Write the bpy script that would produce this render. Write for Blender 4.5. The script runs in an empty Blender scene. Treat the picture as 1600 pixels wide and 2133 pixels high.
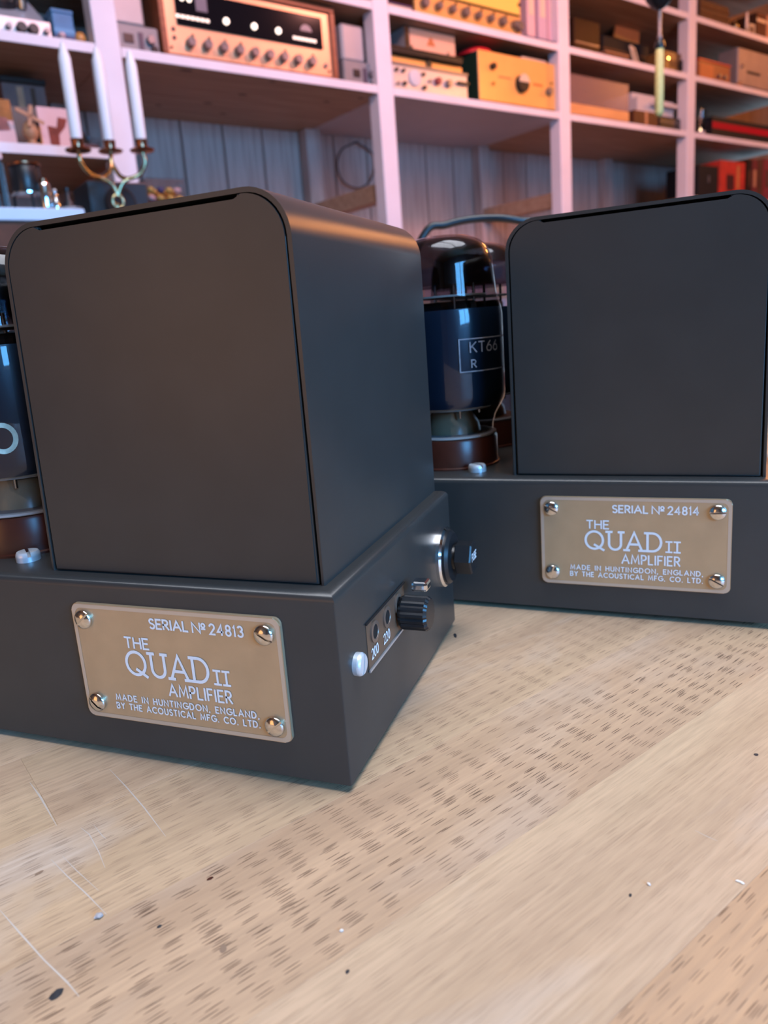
import bpy, bmesh, math, random
from mathutils import Vector, Matrix
random.seed(7)
PI = math.pi
scene = bpy.context.scene
C = scene.collection

# ------------------------------------------------------------------ camera
CAM = Vector((0.07838, -0.16868, 0.12871))
YAW, PITCH, ROLL = -0.38749, -0.21914, -0.08317
FPX, PCX, PCY = 1545.72, 746.40, 1021.53
FW = Vector((math.sin(YAW)*math.cos(PITCH), math.cos(YAW)*math.cos(PITCH), math.sin(PITCH)))
R0 = Vector((math.cos(YAW), -math.sin(YAW), 0)); U0 = R0.cross(FW)
RT = R0*math.cos(ROLL)+U0*math.sin(ROLL); UP = -R0*math.sin(ROLL)+U0*math.cos(ROLL)
cd = bpy.data.cameras.new('camera'); cam = bpy.data.objects.new('camera', cd); C.objects.link(cam)
cam.matrix_world = Matrix((( RT.x, UP.x, -FW.x, CAM.x), (RT.y, UP.y, -FW.y, CAM.y), (RT.z, UP.z, -FW.z, CAM.z), (0, 0, 0, 1)))
cd.sensor_width = 36; cd.sensor_height = 36; cd.sensor_fit = 'AUTO'
cd.lens = FPX/2133*36; cd.shift_x = (800-PCX)/2133; cd.shift_y = (PCY-1066.5)/2133
cd.clip_start = 0.01; cd.clip_end = 50
cd.dof.use_dof = True; cd.dof.focus_distance = 0.23; cd.dof.aperture_fstop = 17.0; cd.dof.aperture_blades = 0
scene.camera = cam
scene.cycles.max_bounces = 7; scene.cycles.diffuse_bounces = 4; scene.cycles.glossy_bounces = 3; scene.cycles.caustics_reflective = False; scene.cycles.caustics_refractive = False

# ------------------------------------------------------------------ world, lights, exposure
vs = scene.view_settings
vs.view_transform = 'Standard'; vs.look = 'None'; vs.gamma = 1.0; vs.exposure = -0.28; vs.use_curve_mapping = False
w = bpy.data.worlds.new('world'); scene.world = w; w.use_nodes = True
w.node_tree.nodes['Background'].inputs[0].default_value = (0.55, 0.62, 0.75, 1)
w.node_tree.nodes['Background'].inputs[1].default_value = 0.15

SA = math.radians(57.8)                       # shelving direction, seen from the amplifiers' axes
S = Vector((math.cos(SA), math.sin(SA), 0)); N = Vector((-math.sin(SA), math.cos(SA), 0))
O0 = Vector((CAM.x, CAM.y, 0))
def W(s, n, z): return O0+S*s+N*n+Vector((0, 0, z))
def area(name, pos, target, sx, sy, power, col, spread=PI):
    l = bpy.data.lights.new(name, 'AREA'); l.shape = 'RECTANGLE'; l.size = sx; l.size_y = sy; l.energy = power; l.color = col; l.spread = spread
    o = bpy.data.objects.new(name, l); C.objects.link(o); o.location = pos
    o.rotation_euler = (Vector(target)-Vector(pos)).to_track_quat('-Z', 'Y').to_euler(); return o
FL, CE = -0.75, 1.72                           # floor and ceiling heights (table top = 0)
SL, SR, NF, NB = -2.1, 6.3, -2.3, 2.215        # room extents along / across the shelving
WIN = (-0.55, 1.15, 0.30, 1.30)                # window opening in the wall behind the camera (s0, s1, z0, z1)
area('window_daylight', W(0.3, NF-0.16, 0.80), W(0.3, 0, 0.65), 1.7, 1.0, 235, (0.12, 0.47, 1.0))
WIN2 = (4.25, 5.95, -0.40, 0.80)               # second window, in the back wall past the end of the shelving (s0, s1, z0, z1)
area('window_daylight_side', W(5.1, NB+0.20, 0.20), W(2.6, 0.0, 0.10), 1.7, 1.2, 32, (0.48, 0.76, 1.0))
SKY = (-0.45, 1.15, -0.75, 0.55)                # roof window above the camera (s0, s1, n0, n1)
area('roof_window_daylight', W(0.35, -0.10, CE+0.12), W(0.35, -0.0999, 0), 1.6, 1.3, 108, (0.84, 0.91, 1.0))
def bulb(name, s, n, z, power, col, r=0.24):
    l = bpy.data.lights.new(name, 'POINT'); l.energy = power; l.color = col; l.shadow_soft_size = r
    o = bpy.data.objects.new(name, l); C.objects.link(o); o.location = W(s, n, z); return o
def spot(name, s, n, z, target, power, col, r=0.07, ang=140):
    l = bpy.data.lights.new(name, 'SPOT'); l.energy = power; l.color = col; l.shadow_soft_size = r; l.spot_size = math.radians(ang); l.spot_blend = 0.9
    o = bpy.data.objects.new(name, l); C.objects.link(o); o.location = W(s, n, z); o.rotation_euler = (Vector(target)-o.location).to_track_quat('-Z', 'Y').to_euler(); return o
spot('shelf_spotlight', 1.10, 0.70, 1.45, W(1.20, 1.85, 0.50), 46, (1.0, 0.37, 0.34))
spot('shelf_spotlight', 1.95, 0.85, 1.45, W(2.00, 1.85, 0.50), 40, (1.0, 0.37, 0.31))
bulb('ceiling_bulb', 4.15, 0.95, 1.40, 44, (1.0, 0.34, 0.07), 0.16)
bulb('pendant_bulb', 2.45, 1.02, 1.02, 15, (1.0, 0.38, 0.11), 0.13)
bulb('warm_fill_left', -1.50, 0.10, 0.25, 14, (1.0, 0.48, 0.17), 0.42)  # unseen warm fill added at the left to brown the front amplifier's face

# ------------------------------------------------------------------ pixel -> place helper (positions measured on the photograph)
def ray(u, v): return FW+RT*((u-PCX)/FPX)-UP*((v-PCY)/FPX)
def sz(u, v, n):                                # point at distance n from the camera, in the plane parallel to the shelving
    q = ray(u, v); t = n/q.dot(N); return q.dot(S)*t, q.z*t+CAM.z

# ------------------------------------------------------------------ materials
MATS = {}
def mat(name, col, rough=0.5, metal=0.0, var=0.0, scale=20.0, stretch=(1, 1, 1), bump=0.0, bscale=None, col2=None, spec=0.5, emit=None, estr=0, coat=0.0, alpha=None, trans=0.0):
    if name in MATS: return MATS[name]
    m = bpy.data.materials.new(name); m.use_nodes = True; nt = m.node_tree; b = nt.nodes['Principled BSDF']
    b.inputs['Roughness'].default_value = rough; b.inputs['Metallic'].default_value = metal; b.inputs['Specular IOR Level'].default_value = spec
    b.inputs['Base Color'].default_value = (*col, 1); b.inputs['Coat Weight'].default_value = coat; b.inputs['Transmission Weight'].default_value = trans
    if alpha is not None: b.inputs['Alpha'].default_value = alpha
    if emit: b.inputs['Emission Color'].default_value = (*emit, 1); b.inputs['Emission Strength'].default_value = estr
    tc = nt.nodes.new('ShaderNodeTexCoord'); mp = nt.nodes.new('ShaderNodeMapping'); mp.inputs['Scale'].default_value = stretch
    nt.links.new(tc.outputs['Object'], mp.inputs['Vector'])
    if var or col2:
        nz = nt.nodes.new('ShaderNodeTexNoise'); nz.inputs['Scale'].default_value = scale; nz.inputs['Detail'].default_value = 5
        nt.links.new(mp.outputs[0], nz.inputs['Vector'])
        mx = nt.nodes.new('ShaderNodeMix'); mx.data_type = 'RGBA'
        c2 = col2 or tuple(min(1, c*(1+var)) for c in col); c1 = col if col2 else tuple(c*(1-var) for c in col)
        mx.inputs[6].default_value = (*c1, 1); mx.inputs[7].default_value = (*c2, 1)
        rp = nt.nodes.new('ShaderNodeMapRange'); rp.inputs[1].default_value = 0.3; rp.inputs[2].default_value = 0.7
        nt.links.new(nz.outputs['Fac'], rp.inputs[0]); nt.links.new(rp.outputs[0], mx.inputs[0]); nt.links.new(mx.outputs[2], b.inputs['Base Color'])
    if bump:
        n2 = nt.nodes.new('ShaderNodeTexNoise'); n2.inputs['Scale'].default_value = bscale or scale; n2.inputs['Detail'].default_value = 3
        nt.links.new(mp.outputs[0], n2.inputs['Vector'])
        bp = nt.nodes.new('ShaderNodeBump'); bp.inputs['Strength'].default_value = bump; bp.inputs['Distance'].default_value = 0.0006
        nt.links.new(n2.outputs['Fac'], bp.inputs['Height']); nt.links.new(bp.outputs[0], b.inputs['Normal'])
    MATS[name] = m; return m
def glassy(name, tint, ior=1.5, rough=0.02, edge=None):
    m = bpy.data.materials.new(name); m.use_nodes = True; nt = m.node_tree; nt.nodes.clear()
    out = nt.nodes.new('ShaderNodeOutputMaterial'); mx = nt.nodes.new('ShaderNodeMixShader'); fr = nt.nodes.new('ShaderNodeFresnel'); fr.inputs[0].default_value = ior
    tr = nt.nodes.new('ShaderNodeBsdfTransparent'); tr.inputs[0].default_value = (*tint, 1)
    gl = nt.nodes.new('ShaderNodeBsdfGlossy'); gl.inputs['Roughness'].default_value = rough
    ge = nt.nodes.new('ShaderNodeNewGeometry'); sb = nt.nodes.new('ShaderNodeMath'); sb.operation = 'SUBTRACT'; sb.inputs[0].default_value = 1.0; ml = nt.nodes.new('ShaderNodeMath'); ml.operation = 'MULTIPLY'
    nt.links.new(ge.outputs['Backfacing'], sb.inputs[1]); nt.links.new(fr.outputs[0], ml.inputs[0]); nt.links.new(sb.outputs[0], ml.inputs[1])
    nt.links.new(ml.outputs[0], mx.inputs[0]); nt.links.new(tr.outputs[0], mx.inputs[1]); nt.links.new(gl.outputs[0], mx.inputs[2]); nt.links.new(mx.outputs[0], out.inputs[0])
    MATS[name] = m; return m

M_PAINT = mat('bronze_grey_paint', (0.052, 0.050, 0.047), 0.34, 0.30, var=0.05, scale=60)
M_PLATE = mat('nameplate_metal', (0.56, 0.42, 0.26), 0.42, 0.55, var=0.06, scale=90, bump=0.04, bscale=2500)
M_PLEDGE = mat('nameplate_rim_metal', (0.62, 0.58, 0.52), 0.35, 0.7)
M_INK = mat('white_print', (0.86, 0.87, 0.88), 0.5)
M_NICKEL = mat('nickel_screw', (0.72, 0.70, 0.67), 0.14, 1.0)
M_ZINC = mat('zinc_screw', (0.74, 0.78, 0.82), 0.35, 0.45, bump=0.1, bscale=900)
M_BLACK = mat('black_plastic', (0.012, 0.013, 0.015), 0.32)
M_BLACKM = mat('black_matte', (0.012, 0.012, 0.014), 0.6, spec=0.25)
M_HOLE = mat('dark_void', (0.004, 0.004, 0.004), 0.8)
M_BAKE = mat('brown_bakelite', (0.075, 0.018, 0.010), 0.3, var=0.2, scale=80)
M_PAXO = mat('brown_laminate', (0.16, 0.085, 0.05), 0.45, var=0.15, scale=60)
M_RUBBER = mat('rubber_foot', (0.01, 0.01, 0.01), 0.8)
M_COAT = mat('tube_black_coating', (0.010, 0.024, 0.046), 0.3, 0.0, spec=0.6)
M_GREYCOAT = mat('tube_grey_film', (0.09, 0.09, 0.10), 0.35, 0.4, var=0.3, scale=90)
M_MICA = mat('mica_disc', (0.55, 0.50, 0.42), 0.4)
M_TUBEPRINT = mat('tube_print', (0.26, 0.26, 0.29), 0.6, var=0.3, scale=400)
M_TUBEPRINT2 = mat('tube_print_green', (0.36, 0.50, 0.46), 0.6, var=0.3, scale=300)
M_GLASS = glassy('tube_glass', (0.62, 0.64, 0.68))
M_CLEAR = glassy('clear_glass', (0.90, 0.88, 0.88))
M_LID = mat('hazy_lid_acrylic', (0.42, 0.25, 0.23), 0.25, alpha=0.30, spec=0.3)  # clear lid plastic; its pinkish reflection haze is put into the colour
M_WHITEP = mat('white_shelf_paint', (0.80, 0.72, 0.75), 0.55, var=0.05, scale=8, bump=0.1, bscale=40)
M_PINE = mat('bare_pine', (0.42, 0.27, 0.17), 0.6, col2=(0.30, 0.17, 0.10), scale=7, stretch=(0.6, 9, 9))
M_GREYB = mat('grey_primed_board', (0.44, 0.42, 0.46), 0.6, var=0.06, scale=6)
M_PLANK = mat('whitewashed_plank', (0.62, 0.45, 0.39), 0.65, col2=(0.42, 0.28, 0.23), scale=5, stretch=(14, 14, 0.8), bump=0.15, bscale=20)
M_PLAIN = mat('room_wall', (0.30, 0.19, 0.12), 0.6, col2=(0.20, 0.12, 0.07), scale=4, stretch=(6, 6, 0.7))
M_WALLF = mat('room_wall_pale', (0.26, 0.33, 0.42), 0.7, var=0.05, scale=3)
M_CEIL = mat('ceiling_pine', (0.55, 0.30, 0.15), 0.45, col2=(0.42, 0.20, 0.09), scale=4, stretch=(0.6, 9, 9))
M_FLOOR = mat('floor_wood', (0.26, 0.16, 0.10), 0.5, col2=(0.18, 0.10, 0.06), scale=4, stretch=(0.6, 8, 8))
M_GOLD = mat('champagne_panel', (0.80, 0.50, 0.30), 0.38, 0.6, var=0.05, scale=20)
M_BRIGHTGOLD = mat('gold_panel', (0.84, 0.46, 0.14), 0.4, 0.35, var=0.05, scale=15)
M_WALNUT = mat('walnut_case', (0.36, 0.11, 0.045), 0.4, col2=(0.24, 0.065, 0.03), scale=8, stretch=(1, 10, 10))
M_SILVER = mat('silver_panel', (0.62, 0.58, 0.57), 0.4, 0.5, var=0.05, scale=30)
M_GREYM = mat('grey_enamel', (0.24, 0.235, 0.24), 0.45, 0.2, var=0.06, scale=20)
M_CHROME = mat('chrome', (0.85, 0.86, 0.88), 0.08, 1.0)
M_KNOB = mat('brushed_knob', (0.26, 0.24, 0.25), 0.35, 0.7)
M_BRASS = mat('brass', (0.50, 0.40, 0.20), 0.24, 1.0, col2=(0.38, 0.33, 0.20), scale=40)
M_COPPER = mat('copper_cup', (0.42, 0.17, 0.09), 0.22, 1.0)
M_WAX = mat('white_wax', (0.82, 0.78, 0.80), 0.45, spec=0.4)
M_GREENWAX = mat('pale_green_wax', (0.70, 0.60, 0.22), 0.5, var=0.12, scale=120)
M_LIT = mat('lit_legend', (0.9, 0.8, 0.7), 0.5, emit=(1.0, 0.72, 0.55), estr=1.6)
M_LITW = mat('lamp_and_glint_glow', (1, 0.9, 0.8), 0.5, emit=(1.0, 0.80, 0.66), estr=3.0)
M_FLAME = mat('tealight_flame', (1, 0.8, 0.5), 0.5, emit=(1.0, 0.72, 0.42), estr=6.0)
M_GREEN = mat('dark_green_enamel', (0.010, 0.035, 0.022), 0.4)
M_RED = mat('red_plastic', (0.62, 0.02, 0.03), 0.35)
M_CRIMSON = mat('crimson_stripe', (0.40, 0.002, 0.018), 0.6, spec=0.15)
M_BROWN = mat('dark_brown_wood', (0.030, 0.013, 0.007), 0.45, spec=0.2, var=0.2, scale=20)
M_BROWN2 = mat('mid_brown_wood', (0.10, 0.040, 0.019), 0.5, spec=0.2, var=0.2, scale=20)
M_CARD = mat('orange_card', (0.55, 0.17, 0.05), 0.6, var=0.1, scale=10)
M_CREAM = mat('cream_card', (0.72, 0.58, 0.40), 0.6, var=0.05, scale=10)
M_BLUE = mat('teal_blue_box', (0.045, 0.19, 0.36), 0.5, var=0.15, scale=30)
M_NAVY = mat('navy_board', (0.035, 0.035, 0.11), 0.5)
M_PINK = mat('pink_paper', (0.72, 0.46, 0.46), 0.6, var=0.06, scale=12)
M_REDPRINT = mat('red_print', (0.40, 0.08, 0.05), 0.6, var=0.3, scale=40)
M_TAN = mat('tan_wood', (0.50, 0.24, 0.12), 0.55, var=0.12, scale=50)
M_ORANGE = mat('orange_glaze', (0.62, 0.26, 0.06), 0.3)
M_YELLOW = mat('yellow_candy', (0.70, 0.42, 0.10), 0.4)
M_VIOLET = mat('violet_candy', (0.09, 0.07, 0.18), 0.4)
M_SLATE = mat('slate_black', (0.018, 0.022, 0.028), 0.4, var=0.1, scale=10)
M_PALE = mat('white_blue_daylit', (0.48, 0.64, 0.82), 0.5, var=0.04, scale=5)  # white table paint with the window's blue daylight put into the colour
M_CABLE = mat('black_cable', (0.010, 0.012, 0.016), 0.35)
M_SCRATCH = mat('pale_scratch', (0.56, 0.47, 0.40), 0.7)
M_PIT = mat('dark_pit', (0.03, 0.03, 0.035), 0.5, var=0.4, scale=900)
M_CRUMB = mat('crumb', (0.78, 0.70, 0.62), 0.7)

def table_material():
    m = bpy.data.materials.new('beech_stave'); m.use_nodes = True; nt = m.node_tree; b = nt.nodes['Principled BSDF']; L = nt.links.new
    nd = nt.nodes.new
    tc = nd('ShaderNodeTexCoord'); oi = nd('ShaderNodeObjectInfo')
    off = nd('ShaderNodeVectorMath'); off.operation = 'SCALE'; off.inputs[0].default_value = (3.1, 7.7, 5.3); L(oi.outputs['Random'], off.inputs['Scale'])
    ad = nd('ShaderNodeVectorMath'); ad.operation = 'ADD'; L(tc.outputs['Object'], ad.inputs[0]); L(off.outputs[0], ad.inputs[1])
    def mapped(sc, rot=0):
        mp = nd('ShaderNodeMapping'); mp.inputs['Scale'].default_value = sc; mp.inputs['Rotation'].default_value = (0, 0, rot); L(ad.outputs[0], mp.inputs['Vector']); return mp.outputs[0]
    def noise(vec, sc, det=4, dist=0.0):
        n = nd('ShaderNodeTexNoise'); n.inputs['Scale'].default_value = sc; n.inputs['Detail'].default_value = det; n.inputs['Distortion'].default_value = dist; L(vec, n.inputs['Vector']); return n.outputs['Fac']
    def rng(x, a, b_, c0=0.0, c1=1.0):
        r = nd('ShaderNodeMapRange'); r.inputs[1].default_value = a; r.inputs[2].default_value = b_; r.inputs[3].default_value = c0; r.inputs[4].default_value = c1; L(x, r.inputs[0]); return r.outputs[0]
    def mixc(f, a, c):
        x = nd('ShaderNodeMix'); x.data_type = 'RGBA'
        if isinstance(f, float): x.inputs[0].default_value = f
        else: L(f, x.inputs[0])
        for i, q in ((6, a), (7, c)):
            if isinstance(q, tuple): x.inputs[i].default_value = (*q, 1)
            else: L(q, x.inputs[i])
        return x.outputs[2]
    def mth(op, a, c):
        x = nd('ShaderNodeMath'); x.operation = op
        for i, q in ((0, a), (1, c)):
            if isinstance(q, (int, float)): x.inputs[i].default_value = q
            else: L(q, x.inputs[i])
        return x.outputs[0]
    oc = nd('ShaderNodeSeparateColor'); L(oi.outputs['Color'], oc.inputs[0]); tone = mixc(oc.outputs[0], (0.58, 0.335, 0.18), (0.67, 0.46, 0.30))
    band = rng(noise(mapped((1.2, 22, 22), 0.0), 3.0, 5, 0.6), 0.3, 0.7)
    c1 = mixc(mth('MULTIPLY', band, 0.6), tone, (0.38, 0.235, 0.14))
    warm = rng(noise(mapped((2.5, 7, 7)), 2.2, 3), 0.42, 0.66)
    c2 = mixc(mth('MULTIPLY', warm, 0.45), c1, (0.60, 0.42, 0.24))
    # worn pale patches
    worn = rng(noise(mapped((4, 9, 9), 0.1), 3.3, 5, 0.3), 0.55, 0.70)
    c3 = mixc(mth('MULTIPLY', worn, oc.outputs[2]), c2, (0.62, 0.48, 0.375))
    # fine fibre
    fib = noise(mapped((60, 900, 900)), 1.0, 3)
    c4 = mixc(mth('MULTIPLY', rng(fib, 0.35, 0.70), 0.42), c3, (0.34, 0.215, 0.135))
    # beech flecks: short dark dashes along the grain
    vo = nd('ShaderNodeTexVoronoi'); vo.feature = 'F1'; vo.voronoi_dimensions = '2D'; vo.inputs['Scale'].default_value = 1.0; vo.inputs['Randomness'].default_value = 0.95
    L(mapped((115, 2100, 2100), 0.0), vo.inputs['Vector'])
    dash = rng(vo.outputs['Distance'], 0.23, 0.29, 1.0, 0.0)
    sep = nd('ShaderNodeSeparateColor'); L(vo.outputs['Color'], sep.inputs[0])
    keep = rng(sep.outputs[0], 0.60, 0.66)
    zone = rng(noise(mapped((1.6, 14, 14)), 2.6, 2), 0.34, 0.56)
    fl = mth('MULTIPLY', mth('MULTIPLY', mth('MULTIPLY', dash, keep), rng(zone, 0.0, 1.0, 0.35, 1.0)), oc.outputs[1])
    c5 = mixc(mth('MULTIPLY', fl, 0.92), c4, (0.085, 0.04, 0.022))
    # long thin dark grain lines
    ln = rng(noise(mapped((9, 420, 420)), 1.0, 2), 0.68, 0.76)
    c6 = mixc(mth('MULTIPLY', ln, 0.35), c5, (0.20, 0.11, 0.06))
    L(c6, b.inputs['Base Color'])
    L(rng(worn, 0, 1, 0.50, 0.42), b.inputs['Roughness'])
    b.inputs['Specular IOR Level'].default_value = 0.5
    bp = nd('ShaderNodeBump'); bp.inputs['Strength'].default_value = 0.25; bp.inputs['Distance'].default_value = 0.0003
    L(fib, bp.inputs['Height']); L(bp.outputs[0], b.inputs['Normal'])
    return m
M_BEECH = table_material()

# ------------------------------------------------------------------ mesh helpers
def obj(name, bm, m, parent=None, smooth=None):
    me = bpy.data.meshes.new(name); bmesh.ops.recalc_face_normals(bm, faces=bm.faces); bm.to_mesh(me); bm.free()
    for q in (m if isinstance(m, (list, tuple)) else [m]): me.materials.append(q)
    if smooth is not None:
        for p in me.polygons: p.use_smooth = True
        me.set_sharp_from_angle(angle=math.radians(smooth))
    o = bpy.data.objects.new(name, me); C.objects.link(o)
    if parent: o.parent = parent
    return o
def tag(o, label, cat, group=None):
    o['label'] = label; o['category'] = cat
    if group: o['group'] = group
    return o
def struct(o): o['kind'] = 'structure'; return o
def empty(name, label, cat, loc, rz=0.0, group=None):
    o = bpy.data.objects.new(name, None); C.objects.link(o); o.location = loc; o.rotation_euler = (0, 0, rz); o.empty_display_size = 0.02
    return tag(o, label, cat, group)
def item(name, label, cat, s, n, z, group=None, rz=0.0): return empty(name, label, cat, W(s, n, z), SA+rz, group)
def B(): return bmesh.new()
def box(bm, x0, x1, y0, y1, z0, z1, bev=0.0, seg=2):
    vs_ = [bm.verts.new((x, y, z)) for x in (x0, x1) for y in (y0, y1) for z in (z0, z1)]
    f = [(0, 1, 3, 2), (4, 6, 7, 5), (0, 4, 5, 1), (2, 3, 7, 6), (0, 2, 6, 4), (1, 5, 7, 3)]
    fs = [bm.faces.new([vs_[i] for i in q]) for q in f]
    if bev:
        es = list({e for g in fs for e in g.edges}); bmesh.ops.bevel(bm, geom=es, offset=bev, segments=seg, profile=0.5, affect='EDGES')
    return bm
def basis(d):
    d = Vector(d).normalized(); a = Vector((0, 0, 1)) if abs(d.z) < 0.9 else Vector((1, 0, 0)); u = d.cross(a).normalized(); return u, d.cross(u).normalized(), d
def revolve(bm, prof, o=(0, 0, 0), axis=(0, 0, 1), seg=24, ripple=None):
    """prof: (radius, height) pairs turned about the axis; radius 0 closes to a point."""
    u, v, d = basis(axis); o = Vector(o); rings = []
    for r, h in prof:
        if r <= 1e-7: rings.append([bm.verts.new(o+d*h)])
        else:
            ring = []
            for k in range(seg):
                a = 2*PI*k/seg; rr = r*(ripple(k) if ripple else 1)
                ring.append(bm.verts.new(o+d*h+u*(rr*math.cos(a))+v*(rr*math.sin(a))))
            rings.append(ring)
    for a, b in zip(rings, rings[1:]):
        if len(a) == 1 and len(b) == 1: continue
        for k in range(seg):
            k2 = (k+1) % seg
            if len(a) == 1: bm.faces.new((a[0], b[k], b[k2]))
            elif len(b) == 1: bm.faces.new((a[k], a[k2], b[0]))
            else: bm.faces.new((a[k], a[k2], b[k2], b[k]))
    for ring in (rings[0], rings[-1]):
        if len(ring) > 1:
            try: bm.faces.new(ring)
            except ValueError: pass
    return bm
def cyl(bm, p0, p1, r0, r1=None, seg=20):
    d = Vector(p1)-Vector(p0); return revolve(bm, [(r0, 0), (r0 if r1 is None else r1, d.length)], p0, d, seg)
def prism(bm, pts, axis, a0, a1):
    """polygon pts (2D) pushed along an axis: 'y' -> pts are (x,z); 'z' -> (x,y); 'x' -> (y,z)"""
    def P(p, a): return {'y': (p[0], a, p[1]), 'z': (p[0], p[1], a), 'x': (a, p[0], p[1])}[axis]
    A = [bm.verts.new(P(p, a0)) for p in pts]; Bv = [bm.verts.new(P(p, a1)) for p in pts]; n = len(pts)
    bm.faces.new(A); bm.faces.new(Bv)
    for i in range(n): bm.faces.new((A[i], A[(i+1) % n], Bv[(i+1) % n], Bv[i]))
    return bm
def tube(bm, pts, r, seg=10, smooth=6, taper=None):
    P = [Vector(p) for p in pts]; out = []
    for i in range(len(P)-1):
        p0, p1, p2, p3 = P[max(i-1, 0)], P[i], P[i+1], P[min(i+2, len(P)-1)]
        for k in range(smooth):
            t = k/smooth; out.append(0.5*((2*p1)+(p2-p0)*t+(2*p0-5*p1+4*p2-p3)*t*t+(3*p1-p0-3*p2+p3)*t**3))
    out.append(P[-1]); rings = []; u = None
    for i, p in enumerate(out):
        d = (out[min(i+1, len(out)-1)]-out[max(i-1, 0)]).normalized()
        if u is None: u = basis(d)[0]
        u = (u-d*u.dot(d)).normalized(); v = d.cross(u); rr = r*(taper(i/(len(out)-1)) if taper else 1)
        rings.append([bm.verts.new(p+u*(rr*math.cos(2*PI*k/seg))+v*(rr*math.sin(2*PI*k/seg))) for k in range(seg)])
    for a, b in zip(rings, rings[1:]):
        for k in range(seg): bm.faces.new((a[k], a[(k+1) % seg], b[(k+1) % seg], b[k]))
    bm.faces.new(rings[0]); bm.faces.new(rings[-1]); return bm
def sphere(bm, c, r, sx=1, sy=1, szz=1, seg=16, rings=10):
    bmesh.ops.create_uvsphere(bm, u_segments=seg, v_segments=rings, radius=r, matrix=Matrix.Translation(c) @ Matrix.Diagonal((sx, sy, szz, 1))); return bm
def arcp(cx, cy, rx, ry, a0, a1, n=10): return [(cx+rx*math.cos(math.radians(a0+(a1-a0)*i/n)), cy+ry*math.sin(math.radians(a0+(a1-a0)*i/n))) for i in range(n+1)]

# stroke lettering -------------------------------------------------------------
SER = 0.10
GL = {
 'A': (.84, [[(0, 0), (.42, 1), (.84, 0)], [(.15, .34), (.69, .34)]]),
 'B': (.62, [[(0, 0), (0, 1), (.33, 1)]+arcp(.33, .76, .24, .24, 90, -90, 8)+[(0, .52)], [(.33, .52)]+arcp(.33, .26, .28, .26, 90, -90, 8)+[(0, 0)]]),
 'C': (.80, [arcp(.5, .5, .5, .5, 50, 310, 18)]),
 'D': (.74, [[(0, 0), (0, 1), (.26, 1)]+arcp(.26, .5, .46, .5, 90, -90, 14)+[(0, 0)]]),
 'E': (.52, [[(.52, 1), (0, 1), (0, 0), (.52, 0)], [(0, .52), (.44, .52)]]),
 'F': (.50, [[(.50, 1), (0, 1), (0, 0)], [(0, .52), (.42, .52)]]),
 'G': (.88, [arcp(.5, .5, .5, .5, 48, 340, 18)+[(.97, .46), (.56, .46)]]),
 'H': (.68, [[(0, 0), (0, 1)], [(.68, 0), (.68, 1)], [(0, .52), (.68, .52)]]),
 'I': (.02, [[(.01, 0), (.01, 1)]]),
 'K': (.62, [[(0, 0), (0, 1)], [(.58, 1), (0, .42)], [(.18, .60), (.62, 0)]]),
 'L': (.48, [[(0, 1), (0, 0), (.48, 0)]]),
 'M': (.90, [[(0, 0), (.10, 1), (.45, .18), (.80, 1), (.90, 0)]]),
 'N': (.72, [[(0, 0), (0, 1), (.72, 0), (.72, 1)]]),
 'O': (.98, [arcp(.49, .5, .49, .5, 0, 360, 24)]),
 'P': (.54, [[(0, 0), (0, 1), (.28, 1)]+arcp(.28, .73, .26, .27, 90, -90, 8)+[(0, .46)]]),
 'Q': (1.02, [arcp(.49, .5, .49, .5, 0, 360, 24), [(.50, .24), (1.02, -.06)]]),
 'R': (.58, [[(0, 0), (0, 1), (.28, 1)]+arcp(.28, .74, .25, .26, 90, -90, 8)+[(0, .48)], [(.24, .48), (.58, 0)]]),
 'S': (.50, [arcp(.25, .76, .24, .24, 35, 250, 10)+arcp(.25, .25, .26, .26, 80, -145, 12)]),
 'T': (.62, [[(0, 1), (.62, 1)], [(.31, 1), (.31, 0)]]),
 'U': (.66, [[(0, 1), (0, .32)]+arcp(.33, .32, .33, .32, 180, 360, 12)+[(.66, 1)]]),
 'V': (.72, [[(0, 1), (.36, 0), (.72, 1)]]),
 'Y': (.66, [[(0, 1), (.33, .5), (.66, 1)], [(.33, .5), (.33, 0)]]),
 '0': (.62, [arcp(.31, .5, .31, .5, 0, 360, 20)]),
 '1': (.16, [[(0, .82), (.12, 1), (.12, 0)]]),
 '2': (.58, [arcp(.28, .72, .28, .28, 165, -35, 10)+[(0, 0), (.58, 0)]]),
 '3': (.54, [arcp(.25, .75, .25, .25, 150, -80, 10), arcp(.25, .26, .29, .26, 85, -150, 12)]),
 '4': (.62, [[(.46, 0), (.46, 1), (0, .30), (.62, .30)]]),
 '5': (.54, [[(.50, 1), (.10, 1), (.04, .56)]+arcp(.24, .32, .30, .32, 110, -140, 12)]),
 '6': (.60, [arcp(.30, .30, .30, .30, 0, 360, 18), [(.02, .36), (.20, .72), (.46, 1)]]),
 '8': (.56, [arcp(.28, .75, .24, .25, 0, 360, 16), arcp(.28, .25, .28, .25, 0, 360, 16)]),
 '.': (.06, [[(.0, 0), (.06, 0)]]), ',': (.08, [[(.06, .04), (.0, -.14)]]),
 'o': (.32, [arcp(.16, .78, .16, .20, 0, 360, 14), [(0, .42), (.32, .42)]]),
}
SERIFS = {'U': [(-.16, .16, 1), (.52, .82, 1)], 'A': [(-.14, .16, 0), (.68, .98, 0)], 'D': [(-.15, .02, 1), (-.15, .02, 0)], 'I': [(-.13, .15, 0), (-.13, .15, 1)]}
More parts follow.
